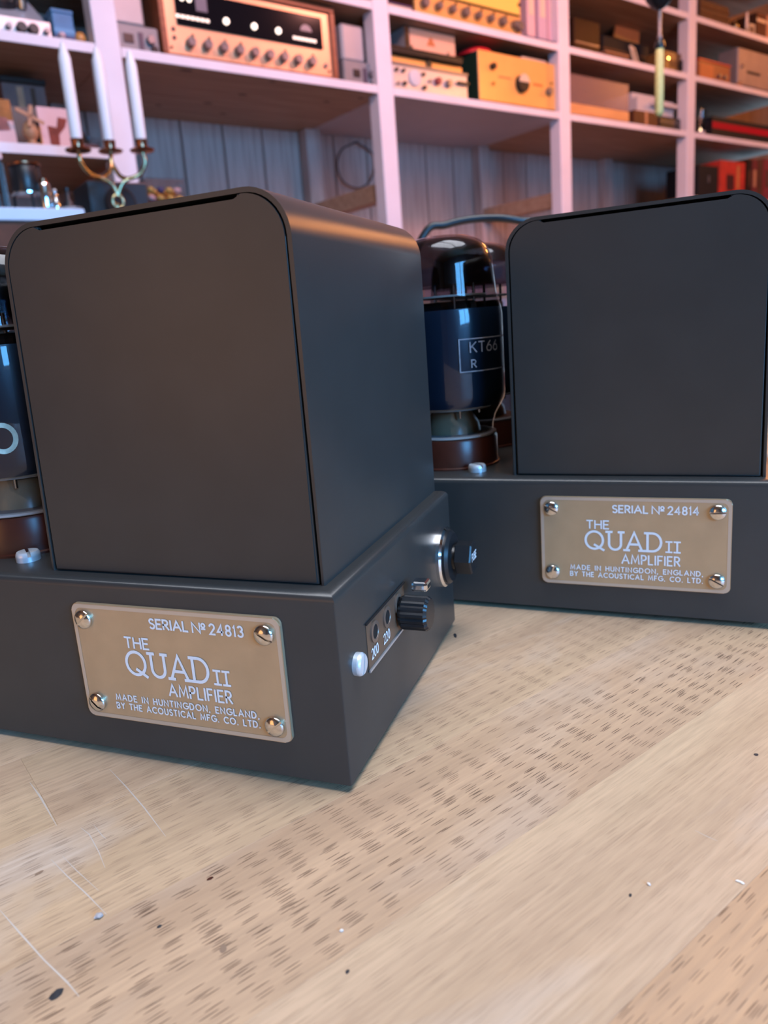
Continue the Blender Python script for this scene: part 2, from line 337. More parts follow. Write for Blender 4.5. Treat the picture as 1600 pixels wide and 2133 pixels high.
def letters(bm, text, x0, z0, height, width, stroke, place, gap=0.26, space=0.5, serif=False):
    """flat stroke lettering fitted between x0 and x0+width; place(x,z) puts a point on the surface"""
    def adv(ch): return space if ch == ' ' else GL[ch][0]+gap
    tot = sum(adv(c) for c in text)-gap; kx = width/tot/1.0; x = 0.0; lift = 0.0
    for ch in text:
        if ch != ' ':
            st = [list(s) for s in GL[ch][1]]
            if serif:
                for a, b_, zz in SERIFS.get(ch, []): st.append([(a, zz), (b_, zz)])
            for poly in st:
                P = [((x+p[0])*kx+x0, p[1]*height+z0) for p in poly]; closed = (abs(P[0][0]-P[-1][0])+abs(P[0][1]-P[-1][1])) < 1e-9
                Q = []
                for i, p in enumerate(P):
                    a = P[i-1] if i else (P[-2] if closed else P[0]); c = P[i+1] if i+1 < len(P) else (P[1] if closed else P[-1])
                    d1 = Vector((p[0]-a[0], p[1]-a[1])); d2 = Vector((c[0]-p[0], c[1]-p[1]))
                    if d1.length < 1e-9: d1 = d2
                    if d2.length < 1e-9: d2 = d1
                    d1.normalize(); d2.normalize(); t = (d1+d2)
                    if t.length < 0.2: t = d2
                    t.normalize(); k = min(2.0, 1/max(0.4, t.dot(d2)))
                    nx, nz = -t.y*stroke/2*k, t.x*stroke/2*k
                    ex = 0
                    if not closed and i == 0: ex = -stroke*0.3
                    if not closed and i == len(P)-1: ex = stroke*0.3
                    Q.append(((p[0]+nx+t.x*ex, p[1]+nz+t.y*ex), (p[0]-nx+t.x*ex, p[1]-nz+t.y*ex)))
                lift += 2.5e-6; V = [(bm.verts.new(place(*q[0], lift)), bm.verts.new(place(*q[1], lift))) for q in Q]
                for a, c in zip(V, V[1:]): bm.faces.new((a[0], a[1], c[1], c[0]))
        x += adv(ch)
    return bm
def slotted(bm, r, h, slot_w, slot_d, o, axis, ang, dome=0.4, seg=24):
    """screw head with a real slot cut: two half domes with a gap"""
    u, v, d = basis(axis); o = Vector(o); ca, sa = math.cos(ang), math.sin(ang); e1 = u*ca+v*sa; e2 = v*ca-u*sa
    cyl(bm, o, o+d*(h-slot_d), r, r, seg)
    for sgn in (1, -1):
        a0 = math.asin(slot_w/2/r); rings = []
        for q in range(4):
            t = q/3; hh = (h-slot_d)+slot_d*t*(1 if dome == 0 else 1); rr = r*(1-dome*t*t*0.55) if dome else r
            if t == 1 and dome: hh = h
            a1 = math.asin(min(0.9, slot_w/2/rr))
            rings.append([o+d*hh+e1*(rr*math.cos(a1+(PI-2*a1)*k/10))+e2*(sgn*rr*math.sin(a1+(PI-2*a1)*k/10)) for k in range(11)])
        top = [o+d*(h*(1+0.16*dome))+e1*(r*0.45*math.cos(PI*k/10))+e2*(sgn*max(slot_w/2, r*0.45*math.sin(PI*k/10))) for k in range(11)]
        rings.append(top); Vr = [[bm.verts.new(p) for p in ring] for ring in rings]
        for a, b_ in zip(Vr, Vr[1:]):
            for k in range(10): bm.faces.new((a[k], a[k+1], b_[k+1], b_[k]))
            bm.faces.new((a[0], b_[0], b_[10], a[10]))
        bm.faces.new(Vr[-1])
    return bm

# ================================================================== ROOM
def slabw(name, s0, s1, n0, n1, z0, z1, m, parent=None):
    o = obj(name, box(B(), s0, s1, n0, n1, z0, z1), m)
    o.location = O0; o.rotation_euler = (0, 0, SA)
    if parent: o.parent = parent; o.location = (0, 0, 0); o.rotation_euler = (0, 0, 0)
    return o
struct(slabw('floor', SL-.1, SR+.1, NF-.1, NB+.1, FL-.1, FL, M_FLOOR))
bm = B(); box(bm, SL-.1, SKY[0], NF-.1, NB+.1, CE, CE+.1); box(bm, SKY[1], SR+.1, NF-.1, NB+.1, CE, CE+.1); box(bm, SKY[0], SKY[1], NF-.1, SKY[2], CE, CE+.1); box(bm, SKY[0], SKY[1], SKY[3], NB+.1, CE, CE+.1)
o = struct(obj('ceiling', bm, M_CEIL)); o.location = O0; o.rotation_euler = (0, 0, SA)
struct(slabw('wall_left', SL-.1, SL, NF-.1, NB+.1, FL, CE, M_PLAIN))
def wall_with_hole(name, axis, a0, a1, f0, f1, h, m):
    bm = B()
    def bb(p0, p1, z0, z1):
        if axis == 's': box(bm, p0, p1, f0, f1, z0, z1)
        else: box(bm, f0, f1, p0, p1, z0, z1)
    bb(a0, h[0], FL, CE); bb(h[1], a1, FL, CE); bb(h[0], h[1], FL, h[2]); bb(h[0], h[1], h[3], CE)
    o = obj(name, bm, m); o.location = O0; o.rotation_euler = (0, 0, SA); struct(o)
    return o
wall_with_hole('wall_front', 's', SL, SR, NF-.1, NF, WIN, M_WALLF)
struct(slabw('wall_right', SR, SR+.1, NF, NB, FL, CE, mat('room_wall_slate_blue', (0.13, 0.21, 0.33), 0.7, var=0.05, scale=3)))
def window(name, axis, f, h, n_bars):
    e = bpy.data.objects.new(name, None); C.objects.link(e); e.location = O0; e.rotation_euler = (0, 0, SA); struct(e)
    def part(nm, p0, p1, z0, z1, t0=-0.03, t1=0.03, m=M_WHITEP):
        bm = B()
        if axis == 's': box(bm, p0, p1, f+t0, f+t1, z0, z1)
        else: box(bm, f+t0, f+t1, p0, p1, z0, z1)
        obj(nm, bm, m, e)
    part('window_frame', h[0], h[0]+.05, h[2], h[3]); part('window_frame', h[1]-.05, h[1], h[2], h[3])
    part('window_frame', h[0]+.05, h[1]-.05, h[2], h[2]+.05); part('window_frame', h[0]+.05, h[1]-.05, h[3]-.05, h[3])
    for k in range(1, n_bars):
        x = h[0]+(h[1]-h[0])*k/n_bars; part('mullion', x-.025, x+.025, h[2]+.05, h[3]-.05, -.025, .025)
    for k in range(n_bars):
        x0 = h[0]+(h[1]-h[0])*k/n_bars+.025; x1 = h[0]+(h[1]-h[0])*(k+1)/n_bars-.025
        part('pane', x0+.002, x1-.002, h[2]+.05, h[3]-.05, -.003, .003, M_CLEAR)
window('window_1', 's', NF-.05, WIN, 3)
window('window_2', 's', NB+.05, WIN2, 2)
e = bpy.data.objects.new('window_3', None); C.objects.link(e); e.location = O0; e.rotation_euler = (0, 0, SA); struct(e)
for a in ((SKY[0], SKY[0]+.05, SKY[2], SKY[3]), (SKY[1]-.05, SKY[1], SKY[2], SKY[3]), (SKY[0]+.05, SKY[1]-.05, SKY[2], SKY[2]+.05), (SKY[0]+.05, SKY[1]-.05, SKY[3]-.05, SKY[3])): obj('window_frame', box(B(), a[0], a[1], a[2], a[3], CE+.01, CE+.07), M_WHITEP, e)
obj('mullion', box(B(), (SKY[0]+SKY[1])/2-.03, (SKY[0]+SKY[1])/2+.03, SKY[2]+.05, SKY[3]-.05, CE+.015, CE+.065), M_WHITEP, e)
for x0, x1 in ((SKY[0]+.052, (SKY[0]+SKY[1])/2-.032), ((SKY[0]+SKY[1])/2+.032, SKY[1]-.052)): obj('pane', box(B(), x0, x1, SKY[2]+.052, SKY[3]-.052, CE+.035, CE+.041), M_CLEAR, e)
wb = wall_with_hole('wall_back', 's', SL, SR, NB, NB+.1, WIN2, M_PLAIN)
pw = 0.139; pm = None; k = 0
s = -0.35
while s < 4.05:
    if pm is None:
        o = slabw('plank', 0, pw-.006, NB-.014, NB, FL, CE, M_PLANK, wb); pm = o.data
    else:
        o = bpy.data.objects.new('plank', pm); C.objects.link(o); o.parent = wb
    o.location = (s, random.uniform(-.001, .001), 0); s += pw

# ================================================================== TABLE
TN0, TN1, TS0, TS1, SWD = 0.1130-0.0445*11, 0.1130+0.0445*11, -0.62, 1.05, 0.0445
tb = empty('work_table', 'long beech butcher block table carrying the amplifiers', 'table', O0, SA)
STAVES = {}
for k in range(-11, 11):
    n0 = 0.113+SWD*k; n1 = n0+SWD
    cuts = [TS0]
    if k == 2: cuts += [-0.33, 0.0325, 0.46]
    elif k == 1: cuts += [-0.25, 0.52]
    elif k == 0: cuts += [-0.30, 0.62]
    elif k == -1: cuts += [-0.42, 0.38]
    else:
        x = TS0+random.uniform(0.2, 0.5)
        while x < TS1-.15: cuts.append(x); x += random.uniform(0.3, 0.6)
    cuts.append(TS1)
    for a, b_ in zip(cuts, cuts[1:]):
        g = 0.00001
        o = obj('stave', box(B(), -(b_-a)/2+g, (b_-a)/2-g, -SWD/2+g, SWD/2-g, -0.040, 0.0, 0.00006, 1), M_BEECH, tb)
        o.location = ((a+b_)/2, (n0+n1)/2, 0)
        o.color = {0: (.55, 1, .35, 1), -1: (.85, .18, .75, 1), -2: (.15, .7, .2, 1), 1: (.65, .6, .8, 1), 2: (.75, .35, .7, 1)}.get(k, (random.random(), random.uniform(.3, 1), random.uniform(.3, .7), 1))
for a, b_ in ((TS0+.06, TN0+.06), (TS1-.06, TN0+.06), (TS0+.06, TN1-.06), (TS1-.06, TN1-.06)):
    obj('leg', box(B(), a-.04, a+.04, b_-.04, b_+.04, FL, -.04, .004), M_FLOOR, tb)
def onz(u, v, z=0.0):
    q = ray(u, v); t = (z-CAM.z)/q.z; return CAM+q*t
def tl(u, v): p = onz(u, v)-O0; return p.dot(S), p.dot(N)
def scratch(px, wd):
    bm = B(); P = [Vector(tl(*p)) for p in px]; V = []
    for i, p in enumerate(P):
        d = (P[min(i+1, len(P)-1)]-P[max(i-1, 0)]).normalized(); nn = Vector((-d.y, d.x)); ww = wd*0.62*(0.25 if i in (0, len(P)-1) else random.uniform(.6, 1.1))
        V.append([bm.verts.new((*(p+nn*ww), 0.00003)), bm.verts.new((*(p-nn*ww), 0.00003))])
    for a, c in zip(V, V[1:]): bm.faces.new((a[0], a[1], c[1], c[0]))
    obj('scratch', bm, M_SCRATCH, tb)
scratch([(228, 1602), (262, 1638), (300, 1682), (345, 1742)], .00035)
scratch([(106, 1790), (140, 1825), (180, 1862), (222, 1905)], .00035)
scratch([(130, 1783), (158, 1812), (205, 1855)], .0003)
scratch([(168, 1724), (186, 1738), (206, 1775), (219, 1808)], .0003)
scratch([(195, 1718), (214, 1742), (222, 1748)], .00022)
scratch([(0, 1896), (40, 1942), (92, 2000), (140, 2046), (165, 2076)], .00038)
scratch([(62, 1630), (84, 1660), (118, 1720)], .0004)
scratch([(1448, 1730), (1472, 1742), (1495, 1752)], .00025)
def pit(u, v, rx, ry, ang, m=M_PIT):
    p = tl(u, v); bm = B(); rim = []; ca, sa = math.cos(ang), math.sin(ang)
    for k in range(16):
        a = 2*PI*k/16; r = random.uniform(.85, 1.1); x, y = rx*r*math.cos(a), ry*r*math.sin(a); rim.append(bm.verts.new((p[0]+x*ca-y*sa, p[1]+x*sa+y*ca, 0.00004)))
    c = bm.verts.new((p[0], p[1], 0.00002))
    for k in range(16): bm.faces.new((rim[k], rim[(k+1) % 16], c))
    obj('dent', bm, m, tb)
pit(118, 2071, .0016, .0011, 0.3); pit(465, 1976, .0013, .0008, 1.2, mat('brown_dent', (.27, .17, .11), .6)); pit(332, 1930, .0006, .0005, 0)
pit(438, 1830, .0009, .0005, 0, M_BAKE); pit(1313, 1865, .0006, .0003, .4); pit(82, 1818, .0012, .0005, .2, mat('brown_dent', (.2, .12, .08), .6))
pit(948, 1324, .0022, .0007, .9); pit(1575, 1572, .0008, .0006, 0); pit(724, 2024, .0006, .0004, .5)
def crumb(u, v, r, label, sc=(1, .7, .5), m=M_CRUMB):
    p = onz(u, v); bm = B(); sphere(bm, (0, 0, r*sc[2]), r, *sc, seg=8, rings=6)
    for q in bm.verts: q.co += Vector((random.uniform(-.2, .2), random.uniform(-.2, .2), 0))*r
    o = tag(obj('crumb', bm, m), label, 'crumb', 'specks of dirt on the table'); o.location = p; o.rotation_euler = (0, 0, random.uniform(0, 3))
crumb(206, 1911, .0011, 'grey brown crumb lying at the end of the long pale scratch', m=mat('grey_crumb', (.42, .36, .34), .7))
crumb(1541, 1838, .0010, 'thin white splinter on the table near the lower right', (1, .25, .2), mat('white_splinter', (.9, .88, .84), .6))
crumb(712, 1940, .0005, 'tiny cream crumb on bare beech below the front amplifier corner')
crumb(1352, 1843, .0005, 'tiny pale crumb on the beech below the rear amplifier plate')

# ================================================================== AMPLIFIERS
ZF, H, ZT, DEP, LEN = 0.0025, 0.0596, 0.1646, 0.121, 0.330
TX0, TX1, TY0, TY1 = -0.1017, -0.0051, 0.0062, 0.1190
PX0, PX1, PZ0, PZ1 = -0.08907, -0.01648, 0.01412, 0.05224
def arch(x0, x1, zb, zt, r, n=8, drop=0.0):
    """closed outline: bottom-left, up, rounded top, down; drop lowers the straight middle of the top"""
    pts = [(x0, zb), (x0, zt-r)]+[(x0+r-r*math.cos(PI/2*i/n), zt-r+r*math.sin(PI/2*i/n)) for i in range(1, n+1)]
    if drop: pts += [(x0+r+.0012, zt), (x0+r+.0020, zt-drop), (x1-r-.0020, zt-drop), (x1-r-.0012, zt)]
    pts += [(x1-r+r*math.sin(PI/2*i/n), zt-r+r*math.cos(PI/2*i/n)) for i in range(0, n)]+[(x1, zt-r), (x1, zb)]
    return pts
def transformer(root, x0, x1, tap):
    R = .0128; th = .0013
    def sh(o):
        if tap:
            for v in o.data.vertices:
                t = (v.co.z-H)/(ZT-H); v.co.x += tap*t*(x1-v.co.x)/(x1-x0)
    out = arch(x0, x1, H, ZT, R, 10); inn = arch(x0+th, x1-th, H, ZT-th, R-th, 10)
    bm = B(); prof = out+inn[::-1]; prism(bm, prof, 'y', TY0, TY1)
    bmesh.ops.bevel(bm, geom=[e for e in bm.edges if abs(e.verts[0].co.y-e.verts[1].co.y) < 1e-6 and abs(e.verts[0].co.y-TY0) < 1e-6 and not (e.verts[0].co.z <= H+1e-6 and e.verts[1].co.z <= H+1e-6)], offset=.0003, segments=1, affect='EDGES')
    o = obj('transformer_cover', bm, M_PAINT, root, 35); sh(o)
    g = .0006
    pan = arch(x0+th+g, x1-th-g, H+.0004, ZT-th-.0002, R-th, 10, drop=.0016)
    for nm, a, b_ in (('front_panel', TY0-.0002, TY0+.0015), ('back_panel', TY1-.0015, TY1+.0002)):
        bm = B(); prism(bm, pan, 'y', a, b_)
        yy = a if nm == 'front_panel' else b_
        bmesh.ops.bevel(bm, geom=[e for e in bm.edges if all(abs(v.co.y-yy) < 1e-6 for v in e.verts)], offset=.0005, segments=2, affect='EDGES')
        o = obj(nm, bm, M_PAINT, root, 35); sh(o)
    # folded lip behind the panel's dropped top edge
    bm = B(); box(bm, x0+R+.001, x1-R-.001, TY0+.0016, TY0+.010, ZT-th-.0030, ZT-th-.0021); o = obj('panel_lip', bm, M_PAINT, root); sh(o)
    bm = B(); prism(bm, arch(x0+th+.0002, x1-th-.0002, H+.0002, ZT-th-.0034, R-th, 6), 'y', TY0+.0034, TY1-.0034); o = obj('core_block', bm, M_HOLE, root); sh(o)
BULGE = 0.0260
def valve(root, x, y, kind):
    """stout glass output valve: brown base, bulged bulb with black coating inside"""
    z = H; Rb = BULGE
    g = bpy.data.objects.new('valve', None); C.objects.link(g); g.parent = root; g.location = (x, y, z)
    bm = revolve(B(), [(.0222, 0), (.0222, .0008), (.0214, .0012), (.0214, .0125), (.0208, .0137), (.0185, .0139)], seg=40); obj('valve_base', bm, M_BAKE, g, 40)
    bm = revolve(B(), [(.0206, .0140), (.0210, .0143), (.0210, .0150), (.0198, .0153)], seg=40); obj('base_ring', bm, mat('pale_cement', (.42, .38, .36), .6), g, 40)
    prof = [(.0196, .0146), (.0200, .0190), (.0214, .0235), (.0240, .0278), (.0254, .0305), (Rb, .0335), (Rb, .0690), (.0256, .0720), (.0246, .0752), (.0238, .0785), (.0233, .0830), (.0228, .0900), (.0220, .0948), (.0203, .0992), (.0172, .1024), (.0125, .1044), (.0065, .1053), (0, .1055)]
    bm = revolve(B(), prof, seg=56); obj('glass_bulb', bm, M_GLASS, g, 60)
    bm = revolve(B(), [(.0240, .0285), (.0248, .0307), (Rb-.0006, .0336), (Rb-.0006, .0688), (.0249, .0722)], seg=48)
    for f in [f for f in bm.faces if len(f.verts) > 4]: bm.faces.remove(f)
    obj('black_coating', bm, M_COAT, g, 60)
    bm = B(); box(bm, -.0135, .0135, -.007, .007, .0260, .0760, .002); obj('anode', bm, M_BLACKM, g)
    bm = revolve(B(), [(.0190, .0778), (.0190, .0786)], seg=32); obj('mica_disc', bm, M_MICA, g)
    bm = revolve(B(), [(.0190, .0268), (.0190, .0275)], seg=32); obj('mica_disc', bm, M_MICA, g)
    bm = revolve(B(), [(.0140, .0142), (.0130, .0195), (.0095, .0250), (0, .0255)], seg=24); obj('glass_stem', bm, mat('stem_glass_glint', (.50, .36, .21), .25, spec=.6), g, 50)  # opaque stem; amber base colour imitates the glass's pale yellow reflection
    bm = revolve(B(), [(.0228, .0830), (.0222, .0900), (.0213, .0945), (.0196, .0987), (.0166, .1016), (.0120, .1036), (0, .1046)], seg=40)
    for f in [f for f in bm.faces if len(f.verts) > 4]: bm.faces.remove(f)
    obj('getter_film', bm, M_GREYFILM, g, 60)
    for a in (0.6, 2.2, 3.9, 5.3):
        bm = B(); cyl(bm, (.014*math.cos(a), .014*math.sin(a), .0230), (.014*math.cos(a), .014*math.sin(a), .0840), .0007, seg=8); obj('support_rod', bm, M_NICKEL, g)
    return g
M_GREYFILM = glassy('smoky_getter_film', (0.34, 0.35, 0.38), 1.25, 0.25)
def on_bulb(rad, a0):                           # (x,z) -> point wrapped round the bulb, x measured along the surface from angle a0
    return lambda x, z, l=0.0: ((rad+l)*math.cos(a0+x/rad), (rad+l)*math.sin(a0+x/rad), z)
def build_amp(loc, rz, tap, serial, label):
    r = empty('valve_amplifier', label, 'amplifier', loc, rz, 'matching pair of valve amplifiers')
    bm = box(B(), -LEN, 0, 0, DEP, ZF, H)
    es_top = [e for e in bm.edges if all(abs(v.co.z-H) < 1e-6 for v in e.verts)]; bmesh.ops.bevel(bm, geom=es_top, offset=.0030, segments=5, profile=.5, affect='EDGES')
    es_v = [e for e in bm.edges if abs(e.verts[0].co.z-e.verts[1].co.z) > .02]; bmesh.ops.bevel(bm, geom=es_v, offset=.0007, segments=2, profile=.5, affect='EDGES')
    ch = obj('chassis', bm, M_PAINT, r, 40)
    for x, y in ((-.022, .02), (-.022, DEP-.02), (-LEN+.022, .02), (-LEN+.022, DEP-.02)):
        obj('foot', revolve(B(), [(.008, 0), (.009, .0006), (.009, ZF+.0004)], (x, y, 0), seg=20), M_RUBBER, r)
    transformer(r, TX0, TX1, tap); transformer(r, -LEN+.005, -LEN+.098, 0)
    # valves
    v1 = valve(r, -.137, .0355, 0); v2 = valve(r, -.1370, .0900, 0); valve(r, -.196, .0355, 0); valve(r, -.196, .0900, 0)
    for x, y in ((-.1198, .0146), (-.1198, .1060)):
        obj('chassis_screw', slotted(B(), .0040, .0032, .0011, .0014, (x, y, H), (0, 0, 1), .9, .25), M_ZINC, r, 30)
    # nameplate
    pl = []
    c = .0022
    for cx, cz, a0 in ((PX1-c, PZ1-c, 0), (PX0+c, PZ1-c, 90), (PX0+c, PZ0+c, 180), (PX1-c, PZ0+c, 270)): pl += arcp(cx, cz, c, c, a0, a0+90, 5)
    bm = prism(B(), pl, 'y', -.0013, 0); bmesh.ops.bevel(bm, geom=[e for e in bm.edges if all(abs(v.co.y+.0013) < 1e-6 for v in e.verts)], offset=.0005, segments=2, affect='EDGES')
    npl = obj('nameplate', bm, M_PLATE, r, 40); npl['label'] = 'champagne metal nameplate with raised white lettering'
    def edge_strip():                            # bright worn rim along the plate's edge
        bm = B(); a = [(x, z) for x, z in pl]; cx, cz = (PX0+PX1)/2, (PZ0+PZ1)/2
        o_ = [bm.verts.new((x-(.0002 if x > cx else -.0002), -.00136, z-(.0002 if z > cz else -.0002))) for x, z in a]
        i_ = [bm.verts.new((x-(.0014 if x > cx else -.0014), -.00136, z-(.0014 if z > cz else -.0014))) for x, z in a]
        for k in range(len(a)): k2 = (k+1) % len(a); bm.faces.new((o_[k], o_[k2], i_[k2], i_[k]))
        return bm
    obj('plate_rim', edge_strip(), M_PLEDGE, npl)
    for (x, z), a in zip(((-.0845, .0472), (-.0215, .0472), (-.0845, .0193), (-.0214, .0192)), (.75, -.55, -.75, .65) if tap else (-.5, .05, 1.3, -.5)):
        obj('screw', slotted(B(), .00305, .0017, .0006, .0009, (x, -.0013, z), (0, -1, 0), a, .75, 28), M_NICKEL, npl, 50)
    pf = lambda x, z, l=0.0: (x, -.00142-l, z)
    def line(t, x0, x1, zb, zt, st, gap=.26, space=.5, serif=False): obj('lettering', letters(B(), t, x0, zb, zt-zb, x1-x0, st, pf, gap, space, serif), M_INK, npl)
    line('SERIAL', -.0600, -.0468, .0461, .0490, .00062); line('No', -.0451, -.0408, .0460, .0490, .00055, .18)
    line(serial, -.0392, -.0284, .0459, .0490, .00060, .36)
    line('THE', -.0702, -.0617, .0391, .0424, .00062)
    line('QUAD', -.0708, -.0416, .0303, .0378, .00098, .30, serif=True)
    line('II', -.0389, -.0357, .0302, .0345, .00070, .36, serif=True)
    line('AMPLIFIER', -.0565, -.0348, .0246, .0283, .00062, .30)
    line('MADE IN HUNTINGDON, ENGLAND,', -.0770, -.0264, .0209, .0228, .00042, .40, .75)
    line('BY THE ACOUSTICAL MFG. CO. LTD.', -.0772, -.0264, .0180, .0199, .00042, .40, .75)
    # end panel: mains selector window, knob, fuse holder
    y0, y1, z0, z1 = .0200, .0560, .0282, .0426
    ws = bpy.data.objects.new('voltage_selector', None); C.objects.link(ws); ws.parent = r
    obj('selector_panel', box(B(), -.0020, .0002, y0, y1, z0, z1), M_PAXO, ws)
    bm = B(); box(bm, .0002, .0007, y0-.0004, y1+.0004, z0-.0007, z0); obj('window_edge', bm, mat('lit_slot_edge', (.6, .65, .72), .35, .8), ws)  # bright strip: light caught on the slot's lower edge, painted as colour
    bm = B(); box(bm, .0002, .0007, y0-.0004, y1+.0004, z1, z1+.0004); obj('window_edge', bm, M_BLACKM, ws)  # black strip: shade under the slot's upper edge, painted as colour
    for yy in (.0262, .0375, .0488):
        obj('socket_hole', revolve(B(), [(.0034, 0), (.0034, .0005), (.0024, .0006), (.0022, .0003)], (.0002, yy, .0380), (1, 0, 0), 20), mat('eyelet', (.24, .17, .13), .35, .5), ws, 40)
        obj('socket_hole', revolve(B(), [(.0022, 0), (.0022, .0004)], (.0002, yy, .0380), (1, 0, 0), 16), M_HOLE, ws)
    pe = lambda y, z, l=0.0: (.00035+l, y, z)
    for t, yy in (('200', .0226), ('220', .0335)):
        obj('lettering', letters(B(), t, yy, .0305, .0030, .0056, .0005, pe), M_INK, ws)
    kb = revolve(B(), [(.0052, 0), (.0058, .0010), (.0058, .0088), (.0050, .0098), (0, .0098)], (.0010, .0505, .0345), (1, 0, 0), 48, lambda k: 1.0 if k % 3 else .93)
    obj('selector_knob', kb, M_BLACK, ws, 25)
    obj('selector_link', box(B(), .0040, .0096, .0520, .0580, .0410, .0444, .0010), M_CHROME, ws)
    obj('panel_screw', slotted(B(), .0034, .0024, .0008, .0011, (0, .0110, .0346), (1, 0, 0), 1.2, .3), M_ZINC, r, 30)
    fh = bpy.data.objects.new('fuse_holder', None); C.objects.link(fh); fh.parent = r; fh.location = (0, .1085, .0348)
    obj('flange_ring', revolve(B(), [(.0122, 0), (.0122, .0012), (.0114, .0020), (.0100, .0021)], (0, 0, 0), (1, 0, 0), 44), M_CHROME, fh, 40)
    obj('flange', revolve(B(), [(.0108, .0015), (.0108, .0030), (.0096, .0042), (.0066, .0044)], (0, 0, 0), (1, 0, 0), 40), M_BLACK, fh, 40)
    obj('neck', revolve(B(), [(.0050, .004), (.0046, .0062)], (0, 0, 0), (1, 0, 0), 28), M_BLACK, fh, 40)
    bm = revolve(B(), [(.0064, .0056), (.0068, .0060), (.0068, .0118), (.0063, .0124), (0, .0124)], (0, 0, 0), (1, 0, 0), 6); obj('hex_cap', bm, M_BLACK, fh)
    obj('lettering', letters(B(), 'FUSE', -.0036, -.0006, .0028, .0072, .0006, lambda y, z, l=0.0: (.01248+l, y, z)), M_INK, fh)
    return r, v1, v2
amp1, a1, _ = build_amp((0, 0, 0), 0, .0030, '24813', 'bronze grey valve amplifier whose plate reads serial 24813, nearer one at left')
amp2, a2, _ = build_amp((0.12335, 0.13773, 0), -0.04306, 0, '24814', 'bronze grey valve amplifier whose plate reads serial 24814, standing behind the other')
# prints on the two valves that show
def ring_letter(g, ang, z, rx, rz, wd):
    bm = B(); rad = BULGE+.00012; pts = arcp(0, 0, rx, rz, 0, 360, 30); P = on_bulb(rad, ang); V = []
    for k in range(31):
        a = math.radians(360*k/30); V.append((bm.verts.new(P(rx*math.cos(a), z+rz*math.sin(a))), bm.verts.new(P((rx-wd)*math.cos(a), z+(rz-wd)*math.sin(a)))))
    for a, b_ in zip(V, V[1:]): bm.faces.new((a[0], a[1], b_[1], b_[0]))
    obj('lettering', bm, M_TUBEPRINT2, g)
ring_letter(a1, -0.93, .0420, .0048, .0052, .0016)
def tube_box(g, ang):
    rad = BULGE+.00012; P = on_bulb(rad, ang); bm = B()
    def bar(x0, x1, z0, z1, n=10):
        V = [(bm.verts.new(P(x0+(x1-x0)*k/n, z0)), bm.verts.new(P(x0+(x1-x0)*k/n, z1))) for k in range(n+1)]
        for a, b_ in zip(V, V[1:]): bm.faces.new((a[0], b_[0], b_[1], a[1]))
    bar(0, .030, .0588, .0593); bar(0, .030, .0446, .0451); bar(0, .0005, .0451, .0588, 1); bar(.0295, .030, .0451, .0588, 1)
    obj('print_frame', bm, M_TUBEPRINT, g)
    obj('lettering', letters(B(), 'KT66', .0052, .0532, .0043, .0160, .0006, P), M_TUBEPRINT, g)
    obj('lettering', letters(B(), 'R', .0056, .0466, .0032, .0022, .0006, P), M_TUBEPRINT, g)
tube_box(a2, -1.09)
# black cable looping up behind the amplifiers
def atd(u, v, d): q = ray(u, v); return CAM+q*d
def low(p, z): return Vector((p.x, p.y, z))
e0 = atd(660, 640, .60); e1 = atd(1400, 640, .66)
bm = tube(B(), [low(e0, .0031)+Vector((-.10, .03, 0)), low(e0, .0031), low(e0.lerp(atd(860, 502, .60), .4), .05), low(atd(800, 560, .60), .125), atd(880, 494, .60), atd(930, 468, .60), atd(1000, 455, .60), atd(1080, 459, .60), atd(1180, 490, .61), low(atd(1300, 500, .64), .10), low(e1, .0031), low(e1, .0031)+Vector((.08, .03, 0))], .0031, 12, 8)
for v in bm.verts: v.co.z = max(v.co.z, 0.0001)
cb = tag(obj('power_cable', bm, M_CABLE, None, 60), 'black power cable arching above the valve behind the rear amplifier', 'cable')

# ================================================================== SHELVING UNIT
DS, DB = 1.77, NB-.016                          # front plane and back of the shelving
POSTW, PITCH_S = 0.057, 0.7945
PS = [0.657+PITCH_S*(k-1) for k in range(0, 6)] # left faces of the front posts
sh = empty('shelving_unit', 'tall white painted wooden shelving with square posts along the back wall', 'shelving', O0, SA)
for s0 in PS:
    obj('post', box(B(), s0, s0+POSTW, DS, DS+.045, FL, CE-.02, .002, 1), M_WHITEP, sh)
    obj('post', box(B(), s0, s0+POSTW, DB-.045, DB, FL, CE-.02, .002, 1), M_PLANK, sh)
    obj('side_rail', box(B(), s0+.006, s0+POSTW-.006, DS+.046, DB-.046, .478, .528, .001, 1), M_PINE, sh)
TH = 0.021
ZA, ZU, ZTP, ZQ, ZB, ZB4, ZL = 0.780, 0.992, 1.208, 1.428, 0.562, 0.535, 0.020
def board(k, zt, m):
    a, b_ = PS[k]+POSTW/2+.001, PS[k+1]+POSTW/2-.001; f = DS+.004
    a1_, b1_ = PS[k]+POSTW+.001, PS[k+1]-.001; n1, n2 = DS+.046, DB-.046
    pts = [(a1_, f), (b1_, f), (b1_, n1), (b_, n1), (b_, n2), (b1_, n2), (b1_, DB), (a1_, DB), (a1_, n2), (a, n2), (a, n1), (a1_, n1)]
    bm = prism(B(), pts, 'z', zt-TH, zt); obj('shelf_board', bm, m, sh)
    # white painted nosing on the board's front edge
    obj('board_edge', box(B(), a1_, b1_, f-.003, f-.0002, zt-TH, zt, .0008, 1), M_WHITEP, sh)
for k in range(5):
    for z in (ZA, ZU, ZTP, ZQ): board(k, z, M_GREYB if (k, z) == (2, ZA) else M_PINE)
    if k in (1, 2, 3): board(k, ZL, M_GREYB)
board(0, ZB, M_PINE); board(4, ZB4, M_PINE)
